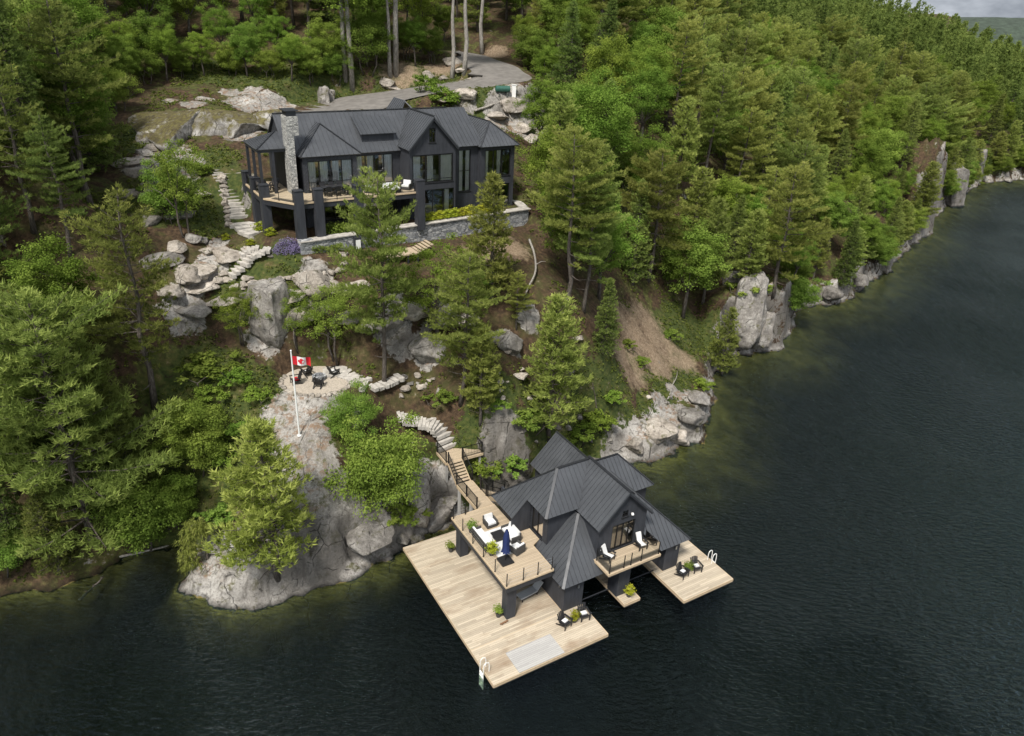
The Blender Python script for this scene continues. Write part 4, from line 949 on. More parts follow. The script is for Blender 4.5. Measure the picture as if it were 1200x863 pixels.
w_ = MB(); w_.box(8.72, 15.96, 3.6, 11.4, 3.3, 3.55); w_.build('slip_ceiling', M['dark_trim'], bh)
w_ = MB(); wall_grid(w_, 'u', 3.55, 9.95, 14.05, 3.56, 6.4, [(11.1, 13.1, 3.86, 6.02)])
wall_grid(w_, 'v', 9.95, 3.735, 8.0, 3.56, 6.45); wall_grid(w_, 'v', 14.05, 3.735, 8.0, 3.56, 6.45, sgn=-1)
w_.build('gable_wall', M['siding'], bh)
g = MB(); P0 = [(9.95,6.4),(11.8,6.4),(11.8,8.46),(9.95,6.56)]
for poly in ([(9.95,6.4),(11.82,6.4),(11.82,8.50),(9.95,6.58)], [(12.35,6.4),(14.05,6.4),(14.05,6.58),(12.35,8.34)], [(11.82,6.4),(12.35,6.4),(12.35,6.5),(11.82,6.5)], [(11.82,7.05),(12.35,7.05),(12.35,8.34),(12,8.68),(11.82,8.50)]):
    n = len(poly); v = [(a, 3.55, z) for a, z in poly]+[(a, 3.73, z) for a, z in poly]
    g.raw(v, [tuple(range(n)), tuple(range(n, 2*n))[::-1]]+[(i, n+i, n+(i+1) % n, (i+1) % n) for i in range(n)])
g.build('gable', M['siding'], bh)
g = MB(); v = [(9.7,8.0,6.3),(14.3,8.0,6.3),(12,8.0,8.7)]; g.face(v); g.build('rear_gable', M['siding'], bh)
r_ = MB()                                       # barge boards under the rakes
for s in (-1, 1): r_.bar((12,3.27,8.66), (12+s*2.36,3.27,6.22), .06, .2, 0, (0,0,1))
r_.build('barge_board', M['dark_trim'], bh)
window(bh, 'u', 3.55, 1, 11.1, 13.1, 3.86, 6.02, 4, name='sliding_door', curtains=((11.15,11.75),(12.2,12.55)), cmat='warm_curtain')
window(bh, 'u', 3.55, 1, 11.82, 12.35, 6.5, 7.05, 2, (.5,))
lm = MB(); lm.lathe([(.0,0),(.09,.02),(.11,.1),(.05,.2),(0,.22)], 8, 0, (12.63,3.42,6.55)); lm.box(12.6,12.66,3.42,3.55,6.62,6.68); lm.build('wall_lamp', M['white_paint'], bh)
for x, y, z in ((8.2,3.0,2.4),(7.03,3.6,2.5),(16.9,2.93,2.4)):
    lm = MB(); lm.box(x-.05, x+.05, y-.08, y-.005, z-.14, z+.14); lm.box(x-.07, x+.07, y-.1, y-.085, z+.15, z+.19); lm.build('wall_lamp', M['steel'], bh)
w_ = MB(); wall_grid(w_, 'v', 7.5, 6.15, 8.35, 3.56, 6.42, [(6.75, 8.2, 3.86, 5.98)]); wall_grid(w_, 'u', 6.15, 7.685, 11.9, 3.56, 6.52)
w_.build('wing_wall', M['siding'], bh)
w_ = MB(); n = 4; poly = [(5.95,3.82),(7.48,3.82),(7.48,6.86),(5.95,5.28)]
w_.raw([(a, 8.36, z) for a, z in poly]+[(a, 8.5, z) for a, z in poly], [(0,1,2,3),(7,6,5,4)]+[(i, n+i, n+(i+1) % n, (i+1) % n) for i in range(n)])
w_.box(6.62, 6.78, 8.52, 11.2, 3.82, 5.9); w_.build('wing_wall', M['siding'], bh)
window(bh, 'v', 7.5, 1, 6.75, 8.2, 3.86, 5.98, 2, name='sliding_door', curtains=((6.8,7.2),(7.8,8.15)), cmat='warm_curtain')
w_ = MB(); w_.box(11.5, 15.4, 11.7, 14.1, .5, 4.7); n = 3; poly = [(11.4,4.7),(15.6,4.7),(13.5,6.85)]
w_.raw([(a, 13.95, z) for a, z in poly]+[(a, 14.1, z) for a, z in poly], [(0,1,2),(5,4,3)]+[(i, n+i, n+(i+1) % n, (i+1) % n) for i in range(n)])
w_.build('rear_wall', M['siding'], bh)
rm = MB(); rm.box(9.95+.2, 13.8, 6.9, 7.0, 3.86, 6.4); rm.box(9.95+.2, 13.8, 3.75, 6.88, 3.7, 3.85); rm.box(8.6, 8.7, 6.4, 10, 3.86, 6.4); rm.box(7.7, 8.58, 6.4, 10, 3.7, 3.85); rm.build('room', M['dark_interior'], bh)
# centre pier column, slip beams
c_ = MB(); c_.box(11.25, 12.3, 2.45, 3.5, .506, 3.5); c_.build('column', M['siding'], bh)
c_ = MB()
for v in (3.2, 5.6, 8): c_.box(8.72, 11.2, v, v+.06, .62, .68); c_.box(12.75, 15.3, v, v+.06, .62, .68)
c_.build('slip_beam', M['dark_trim'], bh)
# upper deck on two thick columns
UD = [(2.96,3.9),(6.66,3.9),(6.7,6.66),(7.47,7.04),(7.47,8.34),(6.6,8.34),(6.56,12.0),(2.96,12.0)]
ud = MB(); ud.prism(UD, 3.66, 3.8); ud = ud.build('upper_deck', M['deck_boards'], bh)
e = MB()
for a, b in ((0,1),(1,2),(2,3),(6,7),(7,0)):
    e.bar((*UD[a],3.735), (*UD[b],3.735), .05, .135)
e.build('deck_edge', M['cedar_trim'], ud)
bm = MB(); bm.box(3.0,6.6,3.95,4.2,3.2,3.655); bm.box(3.0,3.3,4.22,11.9,3.2,3.655); bm.box(3.32,6.5,11.6,11.9,3.2,3.655); bm.box(3.32,6.4,7.6,7.8,3.3,3.655); bm.build('deck_beam', M['dark_trim'], bh)
sf = MB(); sf.box(3.32, 6.5, 4.22, 7.58, 3.5, 3.65); sf.box(3.32, 6.5, 7.82, 11.58, 3.5, 3.65); sf.build('soffit', M['dark_trim'], bh)
for v in (4.22, 11.22):
    c_ = MB(); c_.box(3.32, 4.0, v, v+.72, .506, 3.2); c_.build('column', M['siding'], bh)
rp = [(3.04,11.85),(3.04,10.33),(3.04,8.76),(3.04,7.19),(3.04,5.55),(3.04,3.98),(4.3,3.98),(5.43,3.98),(6.55,3.98)]
posts(bh, rp, 3.8); posts(bh, [(4.05,11.9)], 3.8); cables(bh, [(4.05,11.9)]+rp, 3.8)
# balcony
b_ = MB(); b_.box(9.7, 14.14, 1.75, 3.54, 3.64, 3.8); b_ = b_.build('balcony', M['deck_boards'], bh)
e = MB(); e.box(9.68, 14.16, 1.70, 1.745, 3.62, 3.804); e.box(9.65, 9.695, 1.7, 3.5, 3.62, 3.804); e.box(14.145, 14.19, 1.7, 3.5, 3.62, 3.804); e.build('balcony_edge', M['cedar_trim'], b_)
e = MB(); e.box(9.75, 14.1, 1.8, 3.5, 3.42, 3.635); e.build('balcony_beam', M['dark_trim'], bh)
bp = [(9.78,3.3),(9.78,1.83),(11.0,1.83),(11.6,1.83),(12.5,1.83),(14.06,1.83),(14.06,3.3)]
posts(bh, bp, 3.8)
for a, b in zip(bp[:-1], bp[1:]):
    g = MB(); g.face([(a[0],a[1],3.86),(b[0],b[1],3.86),(b[0],b[1],4.8),(a[0],a[1],4.8)]); g.build('railing_glass', M['rail_glass'], bh)

# ------------------------------------------------------------------ docks
def dock(label, rects, mat='dock_boards', name='dock', z=.5):
    d = thing(name, label, 'dock', (BH.ox, BH.oy, 0), BH.a)
    p = MB()
    for u0, u1, v0, v1 in rects: p.box(u0, u1, v0, v1, z-.09, z)
    dk = p.build('decking', M[mat], d)
    f = MB(); b = MB()
    for u0, u1, v0, v1 in rects:
        f.box(u0-.03, u1+.03, v0-.045, v0-.003, z-.24, z+.004); f.box(u0-.045, u0-.003, v0, v1, z-.24, z+.004); f.box(u1+.003, u1+.045, v0, v1, z-.24, z+.004)
        b.box(u0+.15, u1-.15, v0+.1, v1-.1, z-.55, z-.1)
    f.build('fascia', M['cedar_trim'], d); b.build('substructure', M['dark_trim'], d)
    return d
dock('largest pale wooden dock, in front of and left of the boathouse', [(0,8.68,0,3.04),(0,7.06,3.045,14.2)])
dock('wooden dock at the right side of the boathouse with two dark chairs', [(15.35,20.1,-.1,2.96),(17.37,20.1,2.965,9.35),(15.35,15.96,2.965,9)])
dock('narrow dock finger between the two boat slips', [(11.35,12.72,1.62,10)])
hp = MB(); hp.box(0, 3.4, 0, 1.75, 0, .035); hm = tag(hp.build('swim_mat', M['grey_boards']), 'pale grey wooden panel lying on the front edge of the large dock', 'dock panel')
hm.location = (*BH.wor(1.84, .02), .502); hm.rotation_euler = (0,0,BH.a)
def bh_place(o, u, v, z, rz=0): o.location = (*BH.wor(u, v), z); o.rotation_euler = (0, 0, BH.a+rz); return o
def ladder(label, u, v, rz):
    o = thing('swim_ladder', label, 'ladder')
    for s in (-.22, .22):
        t = MB(); t.tube([(s,.25,0),(s,.25,.55),(s,.2,.78),(s,.02,.86),(s,-.12,.75),(s,-.16,.4),(s,-.16,-1.4)], .028, 8); t.build('handrail', M['white_paint'], o)
    t = MB()
    for k in range(5): t.box(-.2, .2, -.21, -.11, -.15-.28*k, -.12-.28*k)
    t.build('rung', M['white_paint'], o)
    return bh_place(o, u, v, .5, rz)
ladder('white swim ladder at the front left corner of the large dock', -.02, 1.25, -PI/2); ladder('white swim ladder on the outer edge of the right hand dock', 20.13, 2.1, PI/2)
c_ = MB(); c_.box(-.32,.32,-.05,.05,.1,.15); c_.box(-.16,-.09,-.04,.04,0,.1); c_.box(.09,.16,-.04,.04,0,.1); c_ = tag(c_.build('dock_cleat', M['stain']), 'brown cleat on the dock planks beside the front deck column', 'cleat'); bh_place(c_, 3.0, 4.0, .502, .1)

# ------------------------------------------------------------------ furniture
def adirondack(name, label, u=0, v=0, z=0, rz=0, mat='black_plastic', cushion=None, throw=False, group=None, frame=BH):
    """slanted seat, fanned back, wide arms; faces -Y"""
    o = thing(name, label, 'chair', group=group)
    s = MB()
    for k in range(5): s.bar((-.27,-.30+.125*k,.40-.035*k), (.27,-.30+.125*k,.40-.035*k), .11, .025)
    s.build('seat', M[mat], o)
    b = MB()
    for k in range(5): x = (k-2)*.115; h = .98-.03*abs(k-2)**1.5; b.bar((x,.22,.30), (x*1.15,.46,h), .10, .022, 0, (0,1,.3))
    b.bar((-.27,.36,.62), (.27,.36,.62), .05, .03); b.build('backrest', M[mat], o)
    for sx in (-1, 1):
        a = MB(); a.bar((sx*.34,-.40,.60), (sx*.34,.36,.57), .13, .03); a.build('arm', M[mat], o)
        l = MB(); l.bar((sx*.31,-.34,0), (sx*.31,-.34,.58), .09, .04); l.build('leg', M[mat], o)
        l = MB(); l.bar((sx*.28,.50,0), (sx*.28,-.34,.38), .09, .035); l.build('leg', M[mat], o)
    if cushion:
        c = MB()
        if throw: c.bar((0,-.36,.45), (0,.14,.34), .42, .04); c.bar((0,.16,.34), (0,.45,1.0), .40, .04, 0, (0,1,.3)); c.bar((0,.49,1.0), (0,.50,.6), .40, .03, 0, (0,1,0))
        else: c.box(-.22, .22, -.12, .16, .36, .47)
        c.build('towel' if throw else 'cushion', M[cushion], o)
    o.location = (*frame.wor(u, v), z); o.rotation_euler = (0, 0, frame.a+rz); return o
adirondack('deck_chair', 'dark slatted chair left of the potted plant on the large dock', 6.5, 1.95, .504, .25, cushion='white_cloth')
adirondack('deck_chair', 'dark slatted chair right of the potted plant on the large dock', 8.05, 1.95, .504, -.15, cushion='white_cloth')
adirondack('deck_chair', 'dark slatted chair left of the potted plant on the right dock', 16.93, 1.9, .504, .2, cushion='white_cloth')
adirondack('deck_chair', 'dark slatted chair right of the potted plant on the right dock', 18.26, 1.9, .504, -.2, cushion='white_cloth')
adirondack('deck_chair', 'chair draped with a white towel at the left end of the balcony', 10.5, 3.0, 3.804, .35, cushion='white_cloth', throw=True)
adirondack('deck_chair', 'chair draped with a white towel at the right end of the balcony', 13.35, 2.95, 3.804, -.1, cushion='white_cloth', throw=True)
def potted(label, u, v, z, s=1., leaf='small'):
    o = thing('potted_plant', label, 'potted plant')
    p = MB(); p.lathe([(0,0),(.15,0),(.21,.34),(.22,.36),(.185,.36),(.17,.30),(0,.30)], 12); p.build('pot', M['grey_wicker'], o)
    me_ = POTLEAF if leaf == 'small' else LIMELEAF
    l = bpy.data.objects.new('foliage', me_); col.objects.link(l); l.parent = o; l.location = (0,0,.28); l.scale = (s,)*3
    return bh_place(o, u, v, z, random.random()*6)
_, POTLEAF = broadleaf(401, .7, .0, .33, 'bright_leaves', leaf=.11, clumps=16, per=36, trunk=False, n_limb=3, clump_r=1.9); _, LIMELEAF = broadleaf(402, .7, .0, .33, 'lime_leaves', leaf=.11, clumps=16, per=36, trunk=False, n_limb=3, clump_r=1.9)
potted('potted plant between the two chairs on the large dock', 7.3, 1.95, .504, .9, 'lime'); potted('potted plant between the two chairs on the right dock', 17.6, 2.1, .504, .9)
potted('potted plant at the foot of the front deck column', 2.98, 4.75, .504, .9); potted('potted plant at the foot of the rear deck column', 3.0, 12.15, .504, .9)
potted('potted plant on the dock finger between the slips', 12.1, 2.1, .504, .95, 'lime'); potted('potted plant beside the rug at the left railing of the upper deck', 3.5, 9.9, 3.804); potted('potted plant beside the umbrella on the upper deck', 3.62, 7.1, 3.804, 1.1, 'lime')
# lounge under the deck
o = thing('chaise_lounge', 'grey cushioned chaise lounge on the dock under the upper deck', 'lounge chair')
f = MB()
for y in (-.3, .3): f.bar((-.95,y,.22), (.55,y,.22), .05, .05); f.bar((.5,y,.24), (1.0,y,.80), .05, .05)
f.build('frame', M['black_plastic'], o)
for x in (-.85, .45):
    for y in (-.3, .3): l = MB(); l.box(x-.03, x+.03, y-.03, y+.03, 0, .2); l.build('leg', M['black_plastic'], o)
c = MB(); c.box(-.95, .5, -.31, .31, .25, .34); c.bar((.52,0,.31), (.98,0,.86), .6, .09, 0, (-1,0,1)); c.build('cushion', M['stone_grey_fabric'], o)
bh_place(o, 5.9, 5.5, .504, .12)
# upper deck setting
rg = MB(); rg.box(-1.05, 1.05, -1.45, 1.45, 0, .015); rg = tag(rg.build('outdoor_rug', M['rug_cloth']), 'pale outdoor rug on the upper boathouse deck', 'rug'); bh_place(rg, 4.95, 8.0, 3.804)
def sofa(label, w, u, v, rz, arms=(1, 1), name='sofa', back=True, mat='grey_wicker', frame=BH, z=3.82):
    o = thing(name, label, 'sofa' if w > 1 else 'armchair')
    b = MB(); b.box(-w/2, w/2, -.38, .38, .06, .28); b.build('base', M[mat], o)
    if back: b = MB(); b.box(-w/2, w/2, .30, .40, .285, .72); b.build('backrest', M[mat], o)
    for sx, k in zip((-1, 1), arms):
        if k: b = MB(); b.box(sx*w/2-.05, sx*w/2+.05, -.38, .29, .285, .56); b.build('arm', M[mat], o)
    n = max(1, round(w/.7))
    for i in range(n):
        x0, x1 = -w/2+.07+(w-.14)*i/n, -w/2+.07+(w-.14)*(i+1)/n-.015
        c = MB(); c.box(x0, x1, -.37, .28, .29, .43); c.build('seat_cushion', M['white_cloth'], o)
        c = MB(); c.bar(((x0+x1)/2,.22,.435), ((x0+x1)/2,.30,.80), x1-x0, .13, 0, (0,-1,.2)); c.build('back_cushion', M['white_cloth'], o)
    for x in (-w/2+.05, w/2-.05):
        for y in (-.33, .33): l = MB(); l.box(x-.025, x+.025, y-.025, y+.025, 0, .055); l.build('leg', M['black_plastic'], o)
    o.location = (*frame.wor(u, v), z); o.rotation_euler = (0, 0, frame.a+rz); return o
sofa('long white cushioned sofa along the left railing of the upper deck', 2.1, 3.72, 8.5, PI/2)
sofa('white cushioned sofa facing the umbrella across the rug', 1.5, 5.75, 8.1, -PI/2)
sofa('white cushioned armchair at the far end of the upper deck rug', .8, 5.05, 9.95, 0, name='armchair')
sofa('white cushioned armchair near the navy umbrella on the upper deck', .8, 5.35, 6.55, PI+.25, name='armchair')
o = thing('coffee_table', 'square dark topped coffee table in the middle of the upper deck rug', 'table')
t_ = MB(); t_.box(-.42,.42,-.42,.42,.34,.40); t_.build('table_top', M['black_plastic'], o); t_ = MB(); t_.box(-.3,.3,-.3,.3,0,.335); t_.build('base', M['grey_wicker'], o); bh_place(o, 4.85, 8.35, 3.82)
o = thing('patio_umbrella', 'closed navy blue patio umbrella standing on a square dark base', 'umbrella')
t_ = MB(); t_.box(-.45,.45,-.45,.45,0,.12); t_.build('base', M['black_plastic'], o); t_ = MB(); t_.tube([(0,0,.12),(0,0,2.75)], .025, 8); t_.build('pole', M['black_metal'], o)
t_ = MB(); n = 16; b0 = 0
prof = [(.06,2.72),(.13,2.45),(.18,2.1),(.21,1.7),(.20,1.35),(.22,1.1),(.29,.82)]
for r, z in prof:
    for k in range(n): rr = r*(1.22 if k % 2 else .68); t_.v.append((rr*math.cos(2*PI*k/n), rr*math.sin(2*PI*k/n), z))
for i in range(len(prof)-1):
    for k in range(n): a, b = i*n+k, i*n+(k+1) % n; t_.f.append((a, a+n, b+n, b)); t_.mi.append(0)
t_.build('canopy', M['navy_cloth'], o, True); bh_place(o, 4.15, 6.1, 3.804)

# ------------------------------------------------------------------ wooden stairs from the upper deck to the shore
def rail_run(parent, pts, h=1.0, gap=.13):
    """black metal railing along 3D points: posts at the points, two rails, balusters"""
    for p in pts:
        b = MB(); b.box(p[0]-.04, p[0]+.04, p[1]-.04, p[1]+.04, p[2]+.004, p[2]+h+.05); b.build('railing_post', M['black_metal'], parent)
    b = MB()
    for a, c in zip(pts[:-1], pts[1:]):
        a, c = Vector(a), Vector(c); U = Vector((0,0,1))
        b.bar(a+U*h, c+U*h, .05, .04); b.bar(a+U*.12, c+U*.12, .04, .03)
        n = max(1, int((c-a).length/gap))
        for k in range(1, n): p = a+(c-a)*k/n; b.box(p.x-.009, p.x+.009, p.y-.009, p.y+.009, p.z+.12, p.z+h)
    b.build('railing', M['black_metal'], parent)
st = thing('wooden_stairs', 'wooden walkway and open stairs with black railings from the upper deck to the shore landing', 'stairs', (BH.ox, BH.oy, 0), BH.a)
b = MB(); b.box(5.15, 6.45, 12.05, 15.55, 3.66, 3.8); b.build('walkway', M['deck_boards'], st)
b = MB(); b.box(5.1,5.145,12.05,15.5,3.5,3.8); b.box(6.455,6.5,12.05,15.5,3.5,3.8); b.build('stringer', M['cedar_trim'], st)
for k in range(7):
    b = MB(); b.box(5.18, 6.3, 15.6+.21*k, 15.6+.21*k+.24, 3.93+.16*k-.04, 3.93+.16*k); b.build('step', M['deck_boards'], st)
b = MB()
for u in (5.12, 6.33): b.bar((u,15.5,3.72), (u,17.1,4.82), .05, .26)
b.build('stringer', M['cedar_trim'], st)
for u, v in ((5.2,13.2),(5.2,15.2),(6.35,13.2),(6.35,15.2)):
    b = MB(); b.box(u-.09, u+.09, v-.09, v+.09, -.5, 3.65); b.build('support_post', M['grey_boards'], st)
rail_run(st, [(5.12,12.1,3.8),(5.12,13.8,3.8),(5.12,15.5,3.8),(5.12,17.0,4.9)]); rail_run(st, [(6.5,15.5,3.8),(6.38,17.0,4.9)]); rail_run(st, [(6.5,13.2,3.8),(6.5,14.1,3.8)])
ld = thing('wooden_landing', 'small wooden landing with black railing where the stone steps meet the stairs', 'landing', (BH.ox, BH.oy, 0), BH.a)
LP_ = [(4.95,17.1),(8.3,17.1),(8.3,19.0),(6.9,19.7),(5.6,19.5),(4.95,18.9)]
b = MB(); b.prism(LP_, 4.76, 4.9); b.build('decking', M['deck_boards'], ld)
b = MB()
for i in range(6): b.bar((*LP_[i],4.8), (*LP_[(i+1) % 6],4.8), .05, .22)
b.build('fascia', M['cedar_trim'], ld)
for u, v in ((5.1,17.3),(8.1,17.3),(8.1,18.8)): b = MB(); b.box(u-.08, u+.08, v-.08, v+.08, 2, 4.7); b.build('support_post', M['grey_boards'], ld)
rail_run(ld, [(5.0,17.15,4.9),(5.0,18.85,4.9)]); rail_run(ld, [(6.42,17.15,4.9),(8.22,17.15,4.9),(8.22,18.95,4.9)])
sd2 = thing('side_stairs', 'short flight with black railings dropping behind the boathouse roof', 'stairs', (BH.ox, BH.oy, 0), BH.a)
for k in range(8): b = MB(); b.box(6.56+.27*k, 6.56+.27*k+.29, 13.2, 14.3, 3.62-.17*k-.04, 3.62-.17*k); b.build('step', M['deck_boards'], sd2)
b = MB(); b.bar((6.55,13.18,3.6), (8.9,13.18,2.15), .05, .25); b.bar((6.55,14.32,3.6), (8.9,14.32,2.15), .05, .25); b.build('stringer', M['cedar_trim'], sd2)
rail_run(sd2, [(6.6,14.32,3.75),(7.7,14.32,3.1),(8.8,14.32,2.4)]); rail_run(sd2, [(6.62,13.16,3.75),(7.7,13.16,3.1),(8.8,13.16,2.4)])
# ------------------------------------------------------------------ the house
ho = thing('house', 'large charcoal lakeside house with standing seam roofs, stone chimney and long deck', 'house', (HF.ox, HF.oy, 0), HF.a)
Z0, Z1_, ZE = 18.95, 22.05, 25.2
# roofs
s_ = .92
roof(ho, [(.55,3.75,25.05),(16.5,3.75,25.05),(16.5,7.2,28.2),(.55,7.2,28.2)], [((.55,7.2,28.2),(17.6,7.2,28.2))], gap=.42)
roof(ho, [(.55,7.2,28.2),(17.6,7.2,28.2),(17.6,10.7,25.05),(.55,10.7,25.05)], gap=.42)
roof(ho, [(1.35,2.7,25.2),(6.9,2.7,25.2),(4.12,5.3,27.5)], [((1.35,2.7,25.2),(4.12,5.3,27.5)), ((6.9,2.7,25.2),(4.12,5.3,27.5))], gap=.42, capw=.16)
roof(ho, [(1.35,2.7,25.2),(4.12,5.3,27.5),(4.12,7,27.5),(1.35,7,25.2)], gap=.42); roof(ho, [(6.9,2.7,25.2),(6.9,7,25.2),(4.12,7,27.5),(4.12,5.3,27.5)], gap=.42)
for s in (-1, 1): roof(ho, [(13.6,1.65,28.25),(13.6+s*2.62,1.65,25.4),(13.6+s*2.62,7.2,25.4),(13.6,7.2,28.25)], [((13.6,1.65,28.27),(13.6,7.2,28.27))] if s < 0 else (), gap=.42)
roof(ho, [(16.2,2.95,25.2),(19.6,2.95,25.2),(19.6,7.2,28.2),(16.2,7.2,28.2)], gap=.42)
roof(ho, [(18.95,2.45,25.1),(23.45,2.45,25.1),(21.2,4.7,27.1)], [((18.95,2.45,25.1),(21.2,4.7,27.1)), ((23.45,2.45,25.1),(21.2,4.7,27.1))], gap=.42, capw=.14)
roof(ho, [(18.95,2.45,25.1),(21.2,4.7,27.1),(21.2,10,27.1),(18.95,10,25.1)], gap=.42); roof(ho, [(23.45,2.45,25.1),(23.45,10,25.1),(21.2,10,27.1),(21.2,4.7,27.1)], [((21.2,4.7,27.1),(21.2,10,27.1))], gap=.42, capw=.14)
roof(ho, [(18.95,10,25.1),(21.2,10,27.1),(23.45,10,25.1)], gap=.42)
roof(ho, [(14.2,9.4,28.7),(15.6,8.0,27.0),(15.6,12,27.0),(14.2,12,28.7)], gap=.42, name='roof'); roof(ho, [(14.2,9.4,28.7),(14.2,12,28.7),(12.8,12,27.0),(12.8,8.0,27.0)], gap=.42)
# shed dormer
roof(ho, [(7.55,4.35,26.55),(11.05,4.35,26.55),(11.05,6.7,27.85),(7.55,6.7,27.85)], gap=.42)
d = MB(); d.box(7.75, 10.85, 4.6, 4.75, 25.5, 26.58)
for u in (7.75, 10.7): d.raw([(u,4.75,25.5),(u+.15,4.75,25.5),(u,4.75,26.6),(u+.15,4.75,26.6),(u,6.2,27.4),(u+.15,6.2,27.4),(u,6.2,26.9),(u+.15,6.2,26.9)], [(0,1,3,2),(2,3,5,4),(0,2,4,6),(1,7,5,3)])
d.build('dormer', M['siding'], ho)
# porch at the left end
PT = (.3,6.,26.9)
roof(ho, [(-1.95,3.7,25.85),(.9,3.7,25.85),(.9,6.,26.9),PT], [((-1.95,3.7,25.85),PT)], gap=.42, capw=.12); roof(ho, [(-1.95,3.7,25.85),PT,(-1.95,8.3,25.85)], gap=.42, capw=.12)
roof(ho, [(-1.95,8.3,25.85),PT,(.9,6.,26.9),(.9,8.3,25.85)], gap=.42)
for u, v in ((-1.7,3.95),(-1.7,6.0),(-1.7,8.05),(-.6,3.95)):
    c = MB(); c.box(u-.11, u+.11, v-.11, v+.11, Z1_+.005, 25.75); c.build('porch_post', M['dark_trim'], ho)
c = MB(); c.box(-1.85,.6,3.85,4.05,25.55,25.8); c.box(-1.85,-1.6,4.06,8.2,25.55,25.8); c.build('porch_beam', M['dark_trim'], ho)
# walls
w_ = MB()
wall_grid(w_, 'u', 3.0, 1.65, 6.55, Z0, 25.3, [(2.05,6.15,Z1_+.05,24.75),(2.3,3.0,Z0+.1,21.3),(3.3,6.2,Z0+.45,21.4)]); wall_grid(w_, 'v', 1.65, 3.18, 10.5, Z0, 25.4); wall_grid(w_, 'v', 6.55, 3.18, 4.1, Z0, 25.4, sgn=-1)
w_.build('front_wall', M['siding'], ho)
w_ = MB(); wall_grid(w_, 'u', 4.1, 6.37, 11.2, Z0, 25.3, [(6.9,10.5,Z1_+.05,24.75),(7.2,10.8,Z0+.1,21.4)]); w_.build('front_wall', M['siding'], ho)
w_ = MB(); wall_grid(w_, 'u', 2.0, 11.2, 16.0, Z0, 25.4, [(11.5,15.75,22.25,24.85),(12.45,15.85,19.3,21.6)]); wall_grid(w_, 'v', 11.2, 2.18, 7, Z0, 25.45); wall_grid(w_, 'v', 16.0, 2.18, 7, Z0, 25.45, sgn=-1)
w_.build('gable_wall', M['siding'], ho)
g = MB()
for poly in ([(11.2,25.4),(13.25,25.4),(13.25,27.62),(11.2,25.52)], [(13.9,25.4),(16.0,25.4),(16.0,25.52),(13.9,27.68)], [(13.25,25.4),(13.9,25.4),(13.9,25.9),(13.25,25.9)], [(13.25,27.2),(13.9,27.2),(13.9,27.68),(13.6,28.0),(13.25,27.62)]):
    n = len(poly); g.raw([(a, 2.0, z) for a, z in poly]+[(a, 2.18, z) for a, z in poly], [tuple(range(n)), tuple(range(n, 2*n))[::-1]]+[(i, n+i, n+(i+1) % n, (i+1) % n) for i in range(n)])
g.build('gable', M['siding'], ho)
r_ = MB()
for s in (-1, 1): r_.bar((13.6,1.72,28.08), (13.6+s*2.58,1.72,25.27), .06, .24)
r_.build('barge_board', M['dark_trim'], ho)
w_ = MB(); wall_grid(w_, 'u', 3.35, 16.0, 19.2, Z0, 25.25, [(17.05,18.4,20.75,24.8)]); w_.build('stair_wall', M['siding'], ho)
w_ = MB(); wall_grid(w_, 'u', 2.9, 19.2, 23.15, Z0, 25.1, [(19.75,22.7,22.1,24.7),(19.75,22.7,19.3,21.3)]); wall_grid(w_, 'v', 19.2, 3.08, 10, Z0, 25.1); wall_grid(w_, 'v', 23.15, 3.08, 10, Z0, 25.1, sgn=-1)
w_.build('right_wing_wall', M['siding'], ho)
w_ = MB(); wall_grid(w_, 'u', 10.3, 1.83, 19, Z1_, 25.4, [(2.3,5.9,22.3,24.7),(6.6,10.6,22.3,24.7),(11.6,15.6,22.3,24.7),(16.4,18.8,22.3,24.7)]); w_.face([(.75,3.9,25.0),(.75,10.5,25.0),(.75,7.2,28.1)]); wall_grid(w_, 'v', .78, 3.9, 10.5, Z1_, 25.0); w_.build('rear_wall', M['siding'], ho)
rm = MB()
for u0, u1, v0, v1, z in ((1.9,6.3,3.5,8.5,Z1_),(6.5,11.1,4.6,8.5,Z1_),(11.45,15.75,2.5,8,22.1),(16.3,19,3.9,7.5,20),(19.5,22.9,3.4,8,22.0),(2,11,5,9,Z0),(11.5,15.8,2.6,7,Z0),(19.5,22.9,3.4,8,Z0)):
    rm.box(u0, u1, v0, v1, z-.04, z+.02)
    if z < 20 or u0 > 19: rm.box(u0, u1, v1, v1+.1, z+.03, z+2.9); rm.box(u0, u1, v0, v1, z+2.9, z+2.95)
rm.build('room', M['dark_interior'], ho)
fu = MB()                                        # what one makes out through the panes
for u, v, z in ((2.9,4.6,Z1_),(4.6,4.9,Z1_),(8.,5.5,Z1_),(9.5,5.6,Z1_),(12.6,3.6,22.12),(14.4,3.8,22.12),(14.0,3.6,Z0)): fu.box(u-.55, u+.55, v-.4, v+.4, z+.03, z+.45); fu.box(u-.55, u+.55, v+.25, v+.4, z+.46, z+.85)
fu.build('indoor_furniture', M['white_cloth'], ho)
window(ho, 'u', 3.0, 1, 2.05, 6.15, Z1_+.05, 24.75, 4, (.3,), curtains=((2.1,2.8),(3.2,3.9),(4.3,4.9),(5.2,6.1)))  # house curtains widened beyond the real ones, standing in for pale reflections in glass
window(ho, 'u', 4.1, 1, 6.9, 10.5, Z1_+.05, 24.75, 4, (), name='sliding_door', curtains=((6.95,7.5),(8.0,8.6),(9.5,10.45)))
window(ho, 'u', 2.0, 1, 11.5, 15.75, 22.25, 24.85, 3, (.12,), curtains=((11.55,12.4),(13.1,13.7),(14.5,15.7)), w=.11)
window(ho, 'u', 2.0, 1, 13.25, 13.9, 25.9, 27.2, 2, (.33,.66))
window(ho, 'u', 2.0, 1, 12.45, 15.85, 19.3, 21.6, 3, (), curtains=((14.9,15.4),))
